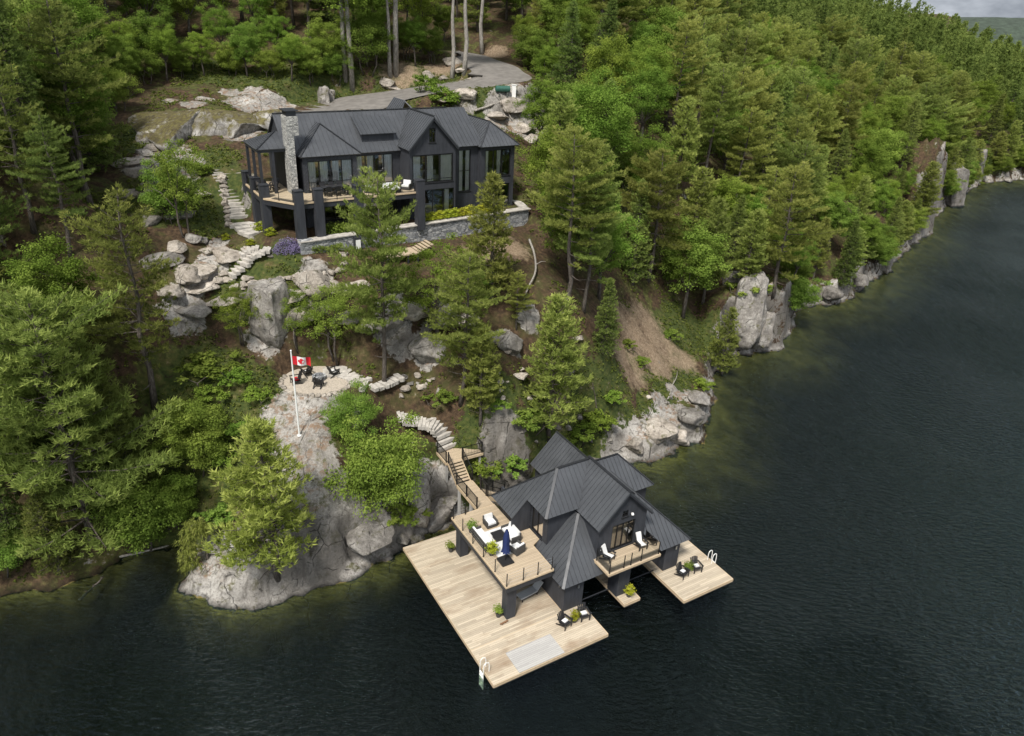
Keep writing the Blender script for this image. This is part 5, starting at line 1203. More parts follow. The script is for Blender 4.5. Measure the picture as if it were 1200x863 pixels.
window(ho, 'u', 3.35, 1, 17.05, 18.4, 20.75, 24.8, 1, (.5,), curtains=((17.1,17.6),(17.9,18.35)))
window(ho, 'u', 2.9, 1, 19.75, 22.7, 22.1, 24.7, 3, (), w=.09, curtains=((19.8,20.2),(21.2,21.6))); window(ho, 'u', 2.9, 1, 19.75, 22.7, 19.3, 21.3, 3, ())
window(ho, 'u', 3.0, 1, 2.3, 3.0, Z0+.1, 21.3, 1, (), name='door'); window(ho, 'u', 3.0, 1, 3.3, 6.2, Z0+.45, 21.4, 3, ()); window(ho, 'u', 4.1, 1, 7.2, 10.8, Z0+.1, 21.4, 4, (), name='sliding_door', curtains=((7.3,7.7),))
# chimney
c = MB(); c.box(.5, 1.05, 2.85, 4.3, Z1_+.005, 27.0); c.box(.5, 1.5, 2.85, 4.3, 27.0, 28.55); c = c.build('chimney', M['chimney_stone'], ho)
k = MB(); k.box(.6, 1.4, 2.97, 4.18, 28.552, 28.95); k.box(.42, 1.58, 2.77, 4.38, 28.96, 29.03); k.build('chimney_cap', M['dark_trim'], c)
# deck
DK = [(-2.1,9.2),(-2.1,2.75),(-.25,0.),(11.2,0.),(11.2,1.985),(11.195,4.09),(1.64,4.09),(.76,4.09),(.76,9.2)]
d = MB(); d.prism(DK, Z1_-.14, Z1_); d = d.build('deck', M['deck_boards'], ho)
e = MB()
for i in range(3): e.bar((*DK[i],Z1_-.07), (*DK[i+1],Z1_-.07), .05, .145)
e.build('deck_edge', M['cedar_trim'], d)
e = MB()
for a, b in (((-2.0,9.2),(-2.0,2.8)),((-2.0,2.8),(-.2,.12)),((-.2,.12),(11.1,.12))): e.bar((*a,Z1_-.36), (*b,Z1_-.36), .16, .42)
for u in (.9, 2.5, 4.1, 5.7, 7.3, 8.9): e.box(u, u+.08, .22, 2.9, Z1_-.5, Z1_-.145)
e.build('deck_beam', M['dark_trim'], ho)
for u, v in ((-1.85,3.05),(-1.85,6.05),(-1.85,8.8),(.12,.0),(1.8,.0),(5.35,.0),(11.25,.0)):
    c = MB(); c.box(u-.37, u+.37, v-.37, v+.37, Z0-.4, Z1_+1.02); cc = c.build('column', M['siding'], ho)
    k = MB(); k.box(u-.41, u+.41, v-.41, v+.41, Z1_+1.022, Z1_+1.08); k.build('column_cap', M['dark_trim'], cc)
rl = [(-2.02,5.6),(-2.02,3.5),(-1.1,1.4),(-.3,.15),(2.3,.05),(3.3,.05),(4.3,.05),(5.85,.05),(7.2,.05),(8.55,.05),(9.9,.05),(10.8,.05)]
posts(ho, [(-1.1,1.4),(3.5,.05),(7.2,.05),(9.0,.05)], Z1_)
for a, b in (((-2.02,8.4),(-2.02,6.45)),((-2.02,5.65),(-2.02,3.45)),((-1.6,2.2),(-.25,.2)),((.5,.05),(1.4,.05)),((2.2,.05),(4.95,.05)),((5.75,.05),(10.85,.05))):
    g = MB(); g.face([(*a,Z1_+.08),(*b,Z1_+.08),(*b,Z1_+1.02),(*a,Z1_+1.02)]); g.build('railing_glass', M['rail_glass'], ho)
# low base course between deck columns on the left
def h_place(o, u, v, z, rz=0): o.location = (*HF.wor(u, v), z); o.rotation_euler = (0,0,HF.a+rz); return o
for i, (u, v, rz, lab) in enumerate([(-1.1,4.6,.6,'dark deck chair on the left porch nearest the front'),(-.3,5.4,-.5,'dark deck chair on the left porch beside the chimney'),(-1.2,6.6,2.6,'dark deck chair at the back of the left porch')]):
    adirondack('deck_chair', lab, u, v, Z1_+.005, rz, 'black_plastic', frame=HF)
def dining(label, u, v, rz, group):
    o = thing('dining_chair', label, 'chair', group=group); b = MB(); b.box(-.24,.24,-.24,.24,.42,.46); b.build('seat', M['black_plastic'], o); b = MB(); b.bar((0,.22,.47),(0,.30,.92),.46,.03); b.build('backrest', M['black_plastic'], o)
    for x in (-.2,.2):
        for y in (-.2,.2): b = MB(); b.box(x-.02,x+.02,y-.02,y+.02,0,.418); b.build('leg', M['black_metal'], o)
    return h_place(o, u, v, Z1_+.005, rz)
o = thing('dining_table', 'long dark outdoor table before the four paned bay window', 'table'); b = MB(); b.box(-1.2,1.2,-.45,.45,.7,.75); b.build('table_top', M['black_plastic'], o)
for x in (-1.05,1.05):
    for y in (-.35,.35): b = MB(); b.box(x-.04,x+.04,y-.04,y+.04,0,.698); b.build('leg', M['black_metal'], o)
h_place(o, 3.9, 1.7, Z1_+.005)
for i in range(3):
    dining('dark dining chair on the lake side of the long outdoor table', 3.1+.8*i, 1.1, PI, 'chairs on the lake side of the deck table'); dining('dark dining chair on the window side of the long outdoor table', 3.1+.8*i, 2.35, 0, 'chairs on the window side of the deck table')
sofa('white cushioned deck sofa by the glass railing right of the tall pine', 2.0, 8.6, .75, 0, frame=HF, z=Z1_+.005); sofa('white cushioned armchair at the right end of the house deck', .85, 10.5, 1.2, -.8, frame=HF, z=Z1_+.005, name='armchair')
sofa('white cushioned armchair left of the white deck sofa', .85, 7.0, 1.3, .8, frame=HF, z=Z1_+.005, name='armchair')
# retaining wall
rw = thing('retaining_wall', 'grey ledgestone retaining wall below the house', 'wall', (HF.ox, HF.oy, 0), HF.a)
W0, W1 = (-.35,-.72), (23.9,1.32)
b = MB(); b.bar((W0[0],W0[1],17.7), (W1[0],W1[1],17.55), .7, 2.7); b.bar((W1[0]-.1,W1[1]+.36,17.55), (24.6,5.5,17.8), .7, 2.7); b.build('stone_face', M['ledgestone'], rw)
b = MB(); b.bar((W0[0],W0[1],19.0), (W1[0]+.2,W1[1],18.95), .95, .09); b.bar((W1[0]-.1,W1[1]+.5,18.96), (24.6,5.5,19.2), .95, .09); b.build('coping', M['flagstone'], rw)
bx_ = thing('garden_cabinet', 'white and dark box standing against the retaining wall beside the green bed', 'cabinet'); b = MB(); b.box(-.3,.3,-.25,.25,0,1.15); b.build('case', M['dark_trim'], bx_); b = MB(); b.box(-.22,.22,-.27,-.255,.12,.95); b.build('door', M['white_paint'], bx_)
h_place(bx_, 4.75, -.85, ground(*HF.wor(4.75,-.85))-.03)

# ------------------------------------------------------------------ rocks
def rock_mesh(seed, sub=4, flat=.62, planes=11, steep=False):
    import bmesh
    bm = bmesh.new(); bmesh.ops.create_icosphere(bm, subdivisions=sub, radius=1)
    r = np.random.default_rng(seed); P = np.array([v.co for v in bm.verts])
    pl = r.normal(size=(planes, 3))
    if steep: pl[:, 2] *= .28; pl[0] = (0,.1,1)
    pl /= np.linalg.norm(pl, axis=1)[:, None]; dd = .48+.34*r.random(planes)
    for a, d_ in zip(pl, dd):
        k = P @ a; P = P-np.where(k > d_, (k-d_)*.93, 0)[:, None]*a
    o = r.random(3)*50
    P *= (1+.13*fbm(P[:, 0]*1.3+o[0], P[:, 1]*1.3+o[1], P[:, 2]*1.3+o[2], 3)+.09*ridged(P[:, 0]*2.2+o[0], P[:, 1]*2.2, P[:, 2]*(1.2 if steep else 3.2), 4)+.03*fbm(P[:, 0]*6, P[:, 1]*6, P[:, 2]*6, 2))[:, None]
    P[:, 2] *= flat
    for v, p in zip(bm.verts, P): v.co = p
    me_ = bpy.data.meshes.new('boulder'); bm.to_mesh(me_); bm.free(); me_.polygons.foreach_set('use_smooth', [True]*len(me_.polygons)); return me_
RM = [rock_mesh(500+i, 4, .62+.07*(i % 4)) for i in range(8)]+[rock_mesh(600+i, 5, 1., 14, True) for i in range(4)]
RMAT = {}
def boulder(x, y, z, sx, sy, sz, label, group=None, mat='boulder', i=None, rz=None, name='boulder'):
    i = random.randrange(8) if i is None else i
    if (i, mat) not in RMAT: m_ = RM[i].copy(); m_.materials.append(M[mat]); RMAT[i, mat] = m_
    o = bpy.data.objects.new(name, RMAT[i, mat]); col.objects.link(o); o.location = (x, y, z); o.scale = (sx, sy, sz); o.rotation_euler = (0, 0, random.random()*6.28 if rz is None else rz)
    return tag(o, label, 'boulder', group)
def rock_at(px, py, r, label, group=None, mat='boulder', sink=.25, flat=1., elong=1.25, **k):
    if flat > 1.25: k['i'] = 8+random.randrange(4)
    x, y, z = hit(px, py); return boulder(x, y, z+r*.4*flat-sink*r, r*elong, r, r*flat, label, group, mat, **k)
for px, py, r, lab, m_, fl in [
 (318,372,2.3,'big rounded dark rock face above the lawn left of the fire pit','boulder',1.5),(432,625,2.0,'large rounded boulder at the water between the wooden dock and the shore rock','boulder',1.2),(252,640,.85,'rounded boulder at the left end of the shore rock','boulder',1.1),
 (500,412,1.7,'square grey boulder at the foot of the cliff right of the stepping stones','boulder',1.2),(595,405,1.3,'grey boulder in the hollow under the two pines','boulder',1.2),(520,375,1.5,'grey ledge boulder high under the retaining wall','boulder',.9),
 (368,335,1.6,'pale smooth boulder below the lavender bed','pale_boulder',1.1),(266,300,1.35,'long pale slab rock left of the curved stone steps','pale_boulder',.7),(232,318,1.3,'flat pale rock among the ferns left of the slab rock','pale_boulder',.6),(243,296,.7,'small pale rock beside the mulch circle','pale_boulder',.9),
 (190,215,1.7,'broad flat rock ledge left of the leafy tree','boulder',.5),(170,180,1.5,'flat ledge rock below the upper left outcrop','boulder',.45),(205,236,1.1,'low ledge rock under the leafy tree','boulder',.5),(225,280,.8,'dark boulder in the garden left of the stairs','boulder',.9),
 (237,283,.6,'small boulder next to the dark boulder in the garden','boulder',.9),(452,98,1.2,'round pale boulder left of the driveway','pale_boulder',.95),(462,104,1.2,'wide pale boulder at the edge of the driveway','pale_boulder',.6),(502,92,1.0,'upright pale boulder near the middle of the driveway','pale_boulder',1.1),(520,93,.7,'compact white boulder at the driveway edge left of the bend','pale_boulder',.9),
 (531,74,1.4,'large pale boulder on the inside of the driveway bend','pale_boulder',.8),(540,83,.8,'small pale boulder on the inside of the driveway bend','pale_boulder',.7),(381,120,1.1,'upright grey boulder left of the driveway mouth','boulder',1.6),(387,117,.9,'upright grey boulder next to the driveway mouth','boulder',1.6),
 (545,112,1.4,'pale rock right of the driveway above the house roof','pale_boulder',.7),(520,117,1.0,'low pale rock beside the driveway above the gable','pale_boulder',.6),(600,126,1.6,'broad pale rock above the right wing of the house','pale_boulder',.8),(612,150,1.5,'pale rock ledge right of the house','pale_boulder',.8),(582,135,1.6,'long low pale rock behind the right wing','pale_boulder',.5),(622,165,1.2,'lower pale rock right of the house','pale_boulder',.8),
 (475,456,.45,'small white boulder on the mulch right of the stepping stones','pale_boulder',.9),(608,440,.7,'long pale stone lying on the brown slope','pale_boulder',.6),(594,413,.5,'small pale stone above the long one on the brown slope','pale_boulder',.8),(677,396,.6,'pale flat stone under the twin trunked pine','pale_boulder',.6),
 (770,505,1.7,'sunlit rounded shore rock right of the boathouse','pale_boulder',.8),(795,512,1.5,'rounded shore rock at the tip of the right point','pale_boulder',.7),(745,522,1.2,'shore rock nearest the rear boathouse roof','pale_boulder',.8),(812,490,1.4,'grey shore rock on the far side of the right point','boulder',.9),(818,468,1.3,'grey shore rock below the low spreading pine','boulder',.9),
 (488,592,1.6,'grey rock face beside the wooden stairs','boulder',1.5),(515,608,1.3,'grey rock behind the rear deck column','boulder',1.2),(470,632,.8,'dark wet boulder at the rear corner of the large dock','boulder',.8),(525,590,1.0,'lichen grey rock under the wooden walkway','boulder',1.1),
 (870,378,2.4,'tall grey cliff block at the water right of the tan bank','boulder',2.3),(893,392,1.8,'lower grey cliff block standing in the water','boulder',1.6),(945,352,1.5,'grey shore block below the clifftop pine','boulder',1.3),(975,345,1.8,'long grey shore block beyond the clifftop pine','boulder',1.),(1035,308,2.0,'pale grey block at the corner of the far shore','boulder',1.3),(1005,330,1.7,'dark shore block left of the corner block','boulder',1.1),
 (1113,232,3.4,'tall slanted grey cliff slab on the far shore','boulder',2.3),(1138,205,3.6,'upper part of the slanted cliff on the far shore','boulder',2.1),(1180,213,1.6,'low grey rock at the waterline at the right edge','boulder',.9),
 (855,335,1.6,'grey rock ledge behind the spreading pine','boulder',1.4),(700,545,1.0,'mossy boulder behind the rear boathouse roof','boulder',.9)]:
    rock_at(px, py, r, lab, None, m_, flat=fl)
for px, py, r, lab in [(205,150,4.4,'mossy outcrop rock at the left end of the ridge behind the house'),(246,149,5.0,'dark mossy outcrop rock with white lichen face left of the house'),(290,147,4.6,'white streaked outcrop rock behind the chimney side of the house'),(326,143,3.4,'pale fractured outcrop rock nearest the house roof'),(180,160,1.8,'low mossy ledge under the left end of the outcrop')]:
    rock_at(px, py, r, lab, None, 'mossy_rock', flat=.78, elong=1.6, i=random.randrange(12), sink=.35)
for px, py, r in [(165,205,1.2),(188,172,1.1),(214,187,1.3),(160,228,1.),(215,252,.9),(178,258,1.),(195,200,1.4),(225,225,1.),(150,190,1.1),(205,290,1.),(188,305,1.1),(215,320,1.2),(240,335,1.),(200,340,1.2),(228,358,1.3),(262,352,.9),(340,345,1.1),(385,335,.9),(300,345,.8),(420,335,.9),(352,368,1.2),(408,372,1.1),(448,378,1.2),(478,362,1.3),(548,372,1.1),(575,392,1.)]:
    rock_at(px, py, r*1.15, 'pale weathered ledge rock showing through the greenery on the slope around the house', 'ledge rocks on the slope', 'pale_boulder' if random.random() < .45 else 'boulder', flat=.6, elong=1.6, sink=.3)
# row of pale boulders edging the beds below the house
for i, (px, py) in enumerate([(268,330),(276,338),(286,336),(297,335),(308,333),(318,331),(328,329),(338,327),(348,325),(358,324),(368,323),(378,322),(388,321),(398,318),(404,311),(402,300),(262,322),(256,330),(298,343),(290,328)]):
    rock_at(px, py, .36+.16*random.random(), 'rounded pale boulder in the row edging the lavender and green beds', 'boulders edging the garden beds', 'pale_boulder', elong=1.2, sink=.15)
for i in range(26):
    t_ = i/25; px, py = 262+ (i % 2)*36+t_*8, 205+t_*62
    rock_at(px-2, py, .22+.2*random.random(), 'pale stone along the sides of the broad stairs left of the house', 'stones lining the broad stairs', 'pale_boulder', sink=.15)
for i in range(22):
    a = PI*(.95+1.1*i/21); x, y = FIRE[0]+2.8*math.cos(a), FIRE[1]+2.6*math.sin(a)
    boulder(x, y, ground(x, y)+.02, .28+.12*random.random(), .25, .2+.1*random.random(), 'cream stone in the edge of the fire pit terrace', 'stones edging the fire pit terrace', 'pale_boulder')
for i in range(46):
    px, py = random.choice([(random.uniform(560,640),random.uniform(430,470)),(random.uniform(470,520),random.uniform(440,470)),(random.uniform(185,330),random.uniform(265,340)),(random.uniform(690,800),random.uniform(420,520)),(random.uniform(600,700),random.uniform(480,540)),(random.uniform(440,600),random.uniform(80,105))])
    rock_at(px, py, .16+.2*random.random(), 'small loose stone scattered on the slope', 'loose stones on the slope', 'pale_boulder' if random.random() < .6 else 'boulder')

# ------------------------------------------------------------------ stone stairs
def slab(mb, cx, cy, z, w, d, h, rz, jag=.06):
    c, s = math.cos(rz), math.sin(rz); poly = []
    for a, b in ((-1,-1),(-.3,-1.05),(.4,-.96),(1,-1),(1.03,.2),(1,1),(.2,1.04),(-1,1)):
        x, y = a*w/2*(1+random.uniform(-jag, jag)), b*d/2*(1+random.uniform(-jag, jag)); poly.append((cx+x*c-y*s, cy+x*s+y*c))
    return mb.prism(poly, z-h, z)
def stone_stairs(label, pts, n, w, name='stone_stairs', mat='flagstone', depth=1.05, lift=.13):
    """slabs along a 3D path"""
    P = _smooth(pts, 12); L = np.concatenate([[0], np.cumsum(np.linalg.norm(np.diff(P[:, :2], axis=0), axis=1))])
    o = thing(name, label, 'stairs', tuple(P[0]))
    for i in range(n):
        s = L[-1]*(i+.5)/n; p = [np.interp(s, L, P[:, k]) for k in range(3)]; q = [np.interp(min(s+.2, L[-1]), L, P[:, k])-np.interp(max(s-.2, 0), L, P[:, k]) for k in range(2)]
        b = MB(); slab(b, p[0]-P[0][0], p[1]-P[0][1], p[2]-P[0][2]+lift*(.5+.7*random.random()), w*(1+random.uniform(-.16, .16)), L[-1]/n*depth, .3, math.atan2(q[1], q[0])-PI/2); b.build('step', M[mat], o)
    return o
# broad flight left of the house
zt = lambda u, v, z: (*HF.wor(u, v), z)
stone_stairs('broad straight flight of pale stone steps left of the house', [zt(-3.15,7.2,19.25), zt(-2.95,9.4,20.5), zt(-2.85,12.2,22.1), zt(-2.8,13.6,22.5)], 17, 2.2, depth=.9)
stone_stairs('flagstone terrace slabs at the foot of the broad stairs', [zt(-3.1,6.6,19.02), zt(-3.1,5,18.9), zt(-2.6,3.4,18.8)], 4, 2.3, name='flagstone_terrace', depth=.97)
hp_ = lambda px, py, dz=.06: (lambda q: (q[0], q[1], q[2]+dz))(hit(px, py))
stone_stairs('curved flight of pale stone steps below the flagstone terrace', [hp_(318,292), hp_(300,297), hp_(288,304), hp_(280,313), hp_(268,324)], 11, 1.9, depth=.95)
stone_stairs('lower run of stone steps curving away left of the lavender bed', [hp_(304,291), hp_(290,294), hp_(280,300)], 5, 1.3, depth=.9)
stone_stairs('curving grey stone steps from the landing up towards the fire pit', [(*BH.wor(6.3,18.75),4.97), (*BH.wor(6.0,19.9),max(5.1, ground(*BH.wor(6.0,19.9))+.12)), (*BH.wor(5.3,20.6),max(5.3, ground(*BH.wor(5.3,20.6))+.12)), hp_(512,499,.1), hp_(503,495,.1), hp_(480,490,.1), hp_(465,487,.1)], 20, 2.4, depth=.93)
stone_stairs('stepping stones curving up from the fire pit terrace', [hp_(402,438), hp_(412,441), hp_(422,447), hp_(428,452), hp_(440,452), hp_(455,446), hp_(468,440)], 12, 1.7, name='stepping_stones', mat='flagstone', depth=.78)
pa = thing('stone_landing', 'pale square stone pad between the fire pit and the stepping stones', 'paving', hp_(393,437)); b = MB(); slab(b, 0, 0, .1, 2.0, 1.7, .25, .3); b.build('paving_slab', M['flagstone'], pa)
fpm = MB(); fpm.prism([(FIRE[0]+2.75*math.cos(a)*(1+.05*math.sin(3*a)), FIRE[1]+2.5*math.sin(a)) for a in np.linspace(0, 2*PI, 28, endpoint=False)], 9.9, 10.04); tag(fpm.build('gravel_terrace', M['gravel']), kind='structure')
o = thing('fire_pit', 'low round stone fire pit between the dark chairs on the gravel terrace', 'fire pit', (FIRE[0]+.1, FIRE[1]+.2, 10.045)); b = MB(); b.lathe([(.55,0),(.55,.32),(.36,.32),(.36,.1),(0,.1)], 14); b.build('stone_ring', M['ledgestone'], o)
W_ = Frame(0, 0, 0)
for dx, dy, rz, cu, lab in [(-1.0,.7,-2.3,'white_cloth','dark slatted chair left of the fire pit with a pale cushion'),(1.1,.9,2.4,'white_cloth','dark slatted chair right of the fire pit with a pale cushion'),(.35,-1.05,PI,None,'dark slatted chair in front of the fire pit, its back to the lake'),(-1.5,-.75,-1.,'red_cloth','dark slatted chair with a red cushion behind the flagpole')]:
    adirondack('deck_chair', lab, FIRE[0]+dx, FIRE[1]+dy, 10.045, rz, cushion=cu, frame=W_)
# flagpole
fx, fy, fz = hit(351, 511); H_ = height_to(fx, fy, fz, 412)
fp = thing('flagpole', 'white flagpole on the grey rock with a red and white maple leaf flag', 'flagpole', (fx, fy, fz))
b = MB(); b.tube([(0,0,-.3),(0,0,H_*.5),(0,0,H_)], [.075,.065,.045], 10); b.lathe([(0,-.02),(.16,0),(.16,.08),(.08,.12)], 12); b.lathe([(.03,0),(.07,.05),(.05,.1),(0,.12)], 8, 0, (0,0,H_)); b.build('pole', M['white_paint'], fp)
fl = MB(); nx_, nz_ = 24, 10; fw_, fh_ = 1.3, .66
def fpt(a, c): return (.06+a*fw_*.92, .16*math.sin(a*8+c*1.2)*a, H_-.35-c*fh_-.26*a*a-.05*math.sin(a*5))
for i in range(nx_):
    for j in range(nz_): fl.face([fpt((i+p)/nx_, (j+q)/nz_) for p, q in ((0,0),(1,0),(1,1),(0,1))], 0 if (i < nx_/4 or i >= nx_*3/4) else 1)
flag = fl.build('flag', [M['red_cloth'], M['white_cloth']], fp, True)
LEAF = [(0,.48),(.09,.30),(.20,.36),(.15,.08),(.29,.22),(.32,.13),(.46,.16),(.41,.02),(.46,-.03),(.22,-.22),(.25,-.31),(.03,-.27),(.02,-.48)]
LEAF = LEAF+[(-x, y) for x, y in LEAF[::-1]]
for sg in (-1, 1):
    lf = MB(); pts = []
    for x, y in LEAF: q = fpt(.5+x*.5*.95, .5-y*.92); pts.append((q[0], q[1]+sg*.012, q[2]))
    cq = fpt(.5, .5); cpt = (cq[0], cq[1]+sg*.014, cq[2])
    for i in range(len(pts)): lf.face([cpt, pts[i], pts[(i+1) % len(pts)]])
    lf.build('maple_leaf', M['red_cloth'], flag)
fp.rotation_euler = (0, 0, .15)

# ------------------------------------------------------------------ garden, odds and ends
def bed(label, poly, seed, mat, n, hgt_, leaf, name, cat):
    r = np.random.default_rng(seed); xs = [p[0] for p in poly]; ys = [p[1] for p in poly]; pts = []
    while len(pts) < n:
        x, y = r.uniform(min(xs), max(xs)), r.uniform(min(ys), max(ys))
        if poly_in(poly, x, y): pts.append((x, y, ground(x, y)+hgt_*r.random()**.6*(1+.3*math.sin(x*2.1)*math.cos(y*2.7))))
    pts = np.array(pts); o3 = pts.mean(0); nn = r.normal(size=pts.shape)*.6+np.array((0,0,.7)); nn /= np.linalg.norm(nn, axis=1)[:, None]
    a = np.cross(nn, r.normal(size=pts.shape)); a /= np.linalg.norm(a, axis=1)[:, None]; b = np.cross(nn, a); p = pts-o3
    sz = leaf*(.6+.8*r.random(len(p)))[:, None]
    tv = np.stack([p-a*sz*.5, p+b*sz*.3, p+a*sz*.5, p-b*sz*.3], 1).reshape(-1, 3)
    o = bpy.data.objects.new(name, foliage_mesh(name, tv, .35+.4*r.random(len(p)), M[mat], 4)); col.objects.link(o); o.location = o3; return tag(o, label, cat)
gp = lambda L: [hit(*p)[:2] for p in L]
bed('purple lavender bed below the left end of the retaining wall', gp([(318,299),(326,288),(345,285),(362,288),(364,297),(345,301),(325,302)]), 1, 'lavender_flowers', 2600, .55, .10, 'lavender_bed', 'flower bed')
bed('bright green clipped bed between the lavender and the white box', gp([(363,287),(398,285),(401,296),(366,299)]), 2, 'bright_leaves', 2400, .55, .12, 'green_bed', 'flower bed')
for px, py, r, lab in [(304,270,.45,'lime green bush at the foot of the left deck column'),(316,276,.4,'low lime bush right of the left deck column'),(293,287,.32,'small lime bush on the flagstone terrace'),(264,281,.32,'lime bush beside the stone ring garden')]:
    o = thing('lime_bush', lab, 'shrub', hp_(px, py, -.05)); l = bpy.data.objects.new('foliage', LIMELEAF); col.objects.link(l); l.parent = o; l.scale = (r*3.2, r*3.2, r*2.4)
for i, u in enumerate(np.linspace(11.9, 20.5, 11)):
    o = thing('lime_bush', 'low lime bush in the strip on top of the retaining wall', 'shrub', zt(u, .35+u*.085-.75+.25, Z0), group='lime bushes along the wall top'); l = bpy.data.objects.new('foliage', LIMELEAF); col.objects.link(l); l.parent = o; s = 1.0+.5*random.random(); l.scale = (s*1.2, s*1.2, s*.9)
for i, u in enumerate((2.9,3.6,4.3,5.4,6.2,7.0)):
    o = thing('green_bush', 'green bush under the house deck behind the columns', 'shrub', zt(u, .9, Z0), group='bushes under the deck'); l = bpy.data.objects.new('foliage', POTLEAF); col.objects.link(l); l.parent = o; l.scale = (1.9,1.9,1.3)
# wooden platform half hidden under the house
wp = thing('wooden_platform', 'wooden platform with slatted steps half hidden behind the tall pine', 'deck', hp_(468,302,.5), HF.a); b = MB(); b.box(-1.5,1.5,-.9,.9,-.12,0); b.build('decking', M['deck_boards'], wp)
for k in range(5): b = MB(); b.box(1.55+.3*k, 1.55+.3*k+.25, -.8, .8, .12*k, .12*k+.06); b.build('step', M['deck_boards'], wp)
for x in (-1.4,-.5,.5,1.4): b = MB(); b.box(x-.07,x+.07,-.88,-.74,-1.6,-.13); b.build('support_post', M['dark_trim'], wp)
tk = thing('propane_tank', 'small green tank beside the driveway above the right wing', 'tank', hp_(589,112,.75), .3); b = MB(); b.tube([(-.95,0,0),(-.85,0,0),(.85,0,0),(.95,0,0)], [.2,.38,.38,.2], 14); b.build('tank_body', M['green_paint'], tk)
for x in (-.5,.5): b = MB(); b.box(x-.06,x+.06,-.4,.4,-.85,-.4); b.build('leg', M['steel'], tk)
ub = thing('utility_post', 'white post standing right of the green tank', 'post', hp_(602,114,0)); b = MB(); b.box(-.25,.25,-.2,.2,0,1.4); b.box(-.3,.3,-.25,.25,1.4,1.46); b.build('case', M['white_paint'], ub)
def log(label, a, b_, r0, r1, mat='pale_bark', br=3, name='fallen_log', sag=0.):
    a, b_ = Vector(a), Vector(b_); o = thing(name, label, 'log', tuple(a)); d_ = b_-a; m_ = MB(); n = 8
    wv = [Vector((random.gauss(0,.06), random.gauss(0,.06), random.gauss(0,.04)))*d_.length*.15 for _ in range(n)]
    pts = [d_*(i/(n-1))+wv[i]*(0 if i in (0, n-1) else 1)+Vector((0,0,sag*math.sin(PI*i/(n-1)))) for i in range(n)]
    m_.tube(pts, [r0+(r1-r0)*i/(n-1) for i in range(n)], 7); m_.build('trunk', M[mat], o, True)
    for k in range(br):
        p = pts[2+k % (n-3)]; q = MB(); e_ = p+Vector((random.gauss(0,.5), random.gauss(0,.5), .35+random.random()*.5))*(d_.length*.16); q.tube([p, (p+e_)/2+Vector((.05,.05,.05)), e_], [r1*.7, r1*.5, .01], 5); q.build('branch', M[mat], o)
    return o
log('long weathered log floating in the mouth of the dark cove', (*at(140,653,.05),.06), (*at(212,637,.05),.1), .10, .06, br=1)
log('sunken driftwood trunk with branches at the left shore', (*at(92,700,0),-.25), (*at(122,676,.1),.12), .10, .04, 'bark', 6)
log('thin pale log on the rocks right of the house', hp_(590,124,.3), hp_(600,143,.2), .10, .07, br=1)
log('pale log lying across the rock above the right wing', hp_(556,135,.5), hp_(594,122,.5), .16, .10, br=2)
o = thing('fallen_log', 'curving bare white trunk lying down the rocky hollow right of the narrow pine', 'log', hp_(620,285,.2)); mb_ = MB(); pp = _smooth([hp_(620,285,.35), hp_(626,303,.4), hp_(627,325,.5), hp_(618,345,.5), hp_(613,362,.4), hp_(618,380,.25)], 5)-np.array(o.location); mb_.tube([tuple(q) for q in pp], list(np.linspace(.12,.05,len(pp))), 6); mb_.build('trunk', M['pale_bark'], o, True)
mb_ = MB(); q = Vector(pp[8]); mb_.tube([q, q+Vector((.5,.1,.3)), q+Vector((.9,0,.35))], [.05,.035,.01], 5); mb_.build('branch', M['pale_bark'], o)
log('bare grey fallen branch on the left slope', hp_(28,322,.3), hp_(85,335,.5), .09, .03, 'bark', 6)
log('dead grey branch on the sunlit right point', hp_(782,470,.2), hp_(793,440,.4), .07, .03, 'pale_bark', 3)
log('dead branch standing at the bank below the tan clearing', hp_(700,485,.1), hp_(694,452,.3), .06, .03, 'bark', 3)
# drooping cedar at the cove
r = np.random.default_rng(77); cx, cy, cz = hit(243, 655)
dc = thing('drooping_tree', 'small evergreen bent over and hanging towards the water at the cove', 'cedar tree', (cx, cy, cz)); arc = [Vector((0,0,-.2)), Vector((.05,0,1.8)), Vector((0,-.15,3.0)), Vector((-.35,-.4,3.3)), Vector((-.7,-.6,2.6)), Vector((-.85,-.7,1.2)), Vector((-.85,-.75,.2))]
b = MB(); ap = _smooth([tuple(p) for p in arc], 5); b.tube([tuple(p) for p in ap], list(np.linspace(.09,.015,len(ap))), 6); b.build('trunk', M['bark'], dc)
ce, di, to = [], [], []
for i in range(8, len(ap)):
    for k in range(16): dv_ = r.normal(size=3)*np.array((.32,.26,.2)); ce.append(ap[i]+dv_-np.array((0,0,.3*abs(dv_[0])))); di.append((dv_[0],dv_[1],-.8)); to.append(.35+.4*r.random())
tv, tn = needles(np.array(ce), np.array(di), np.array(to), r, 9, .3, .05, lift=-.2); l = bpy.data.objects.new('crown', foliage_mesh('crown', tv, tn, M['pine_needles'])); col.objects.link(l); l.parent = dc
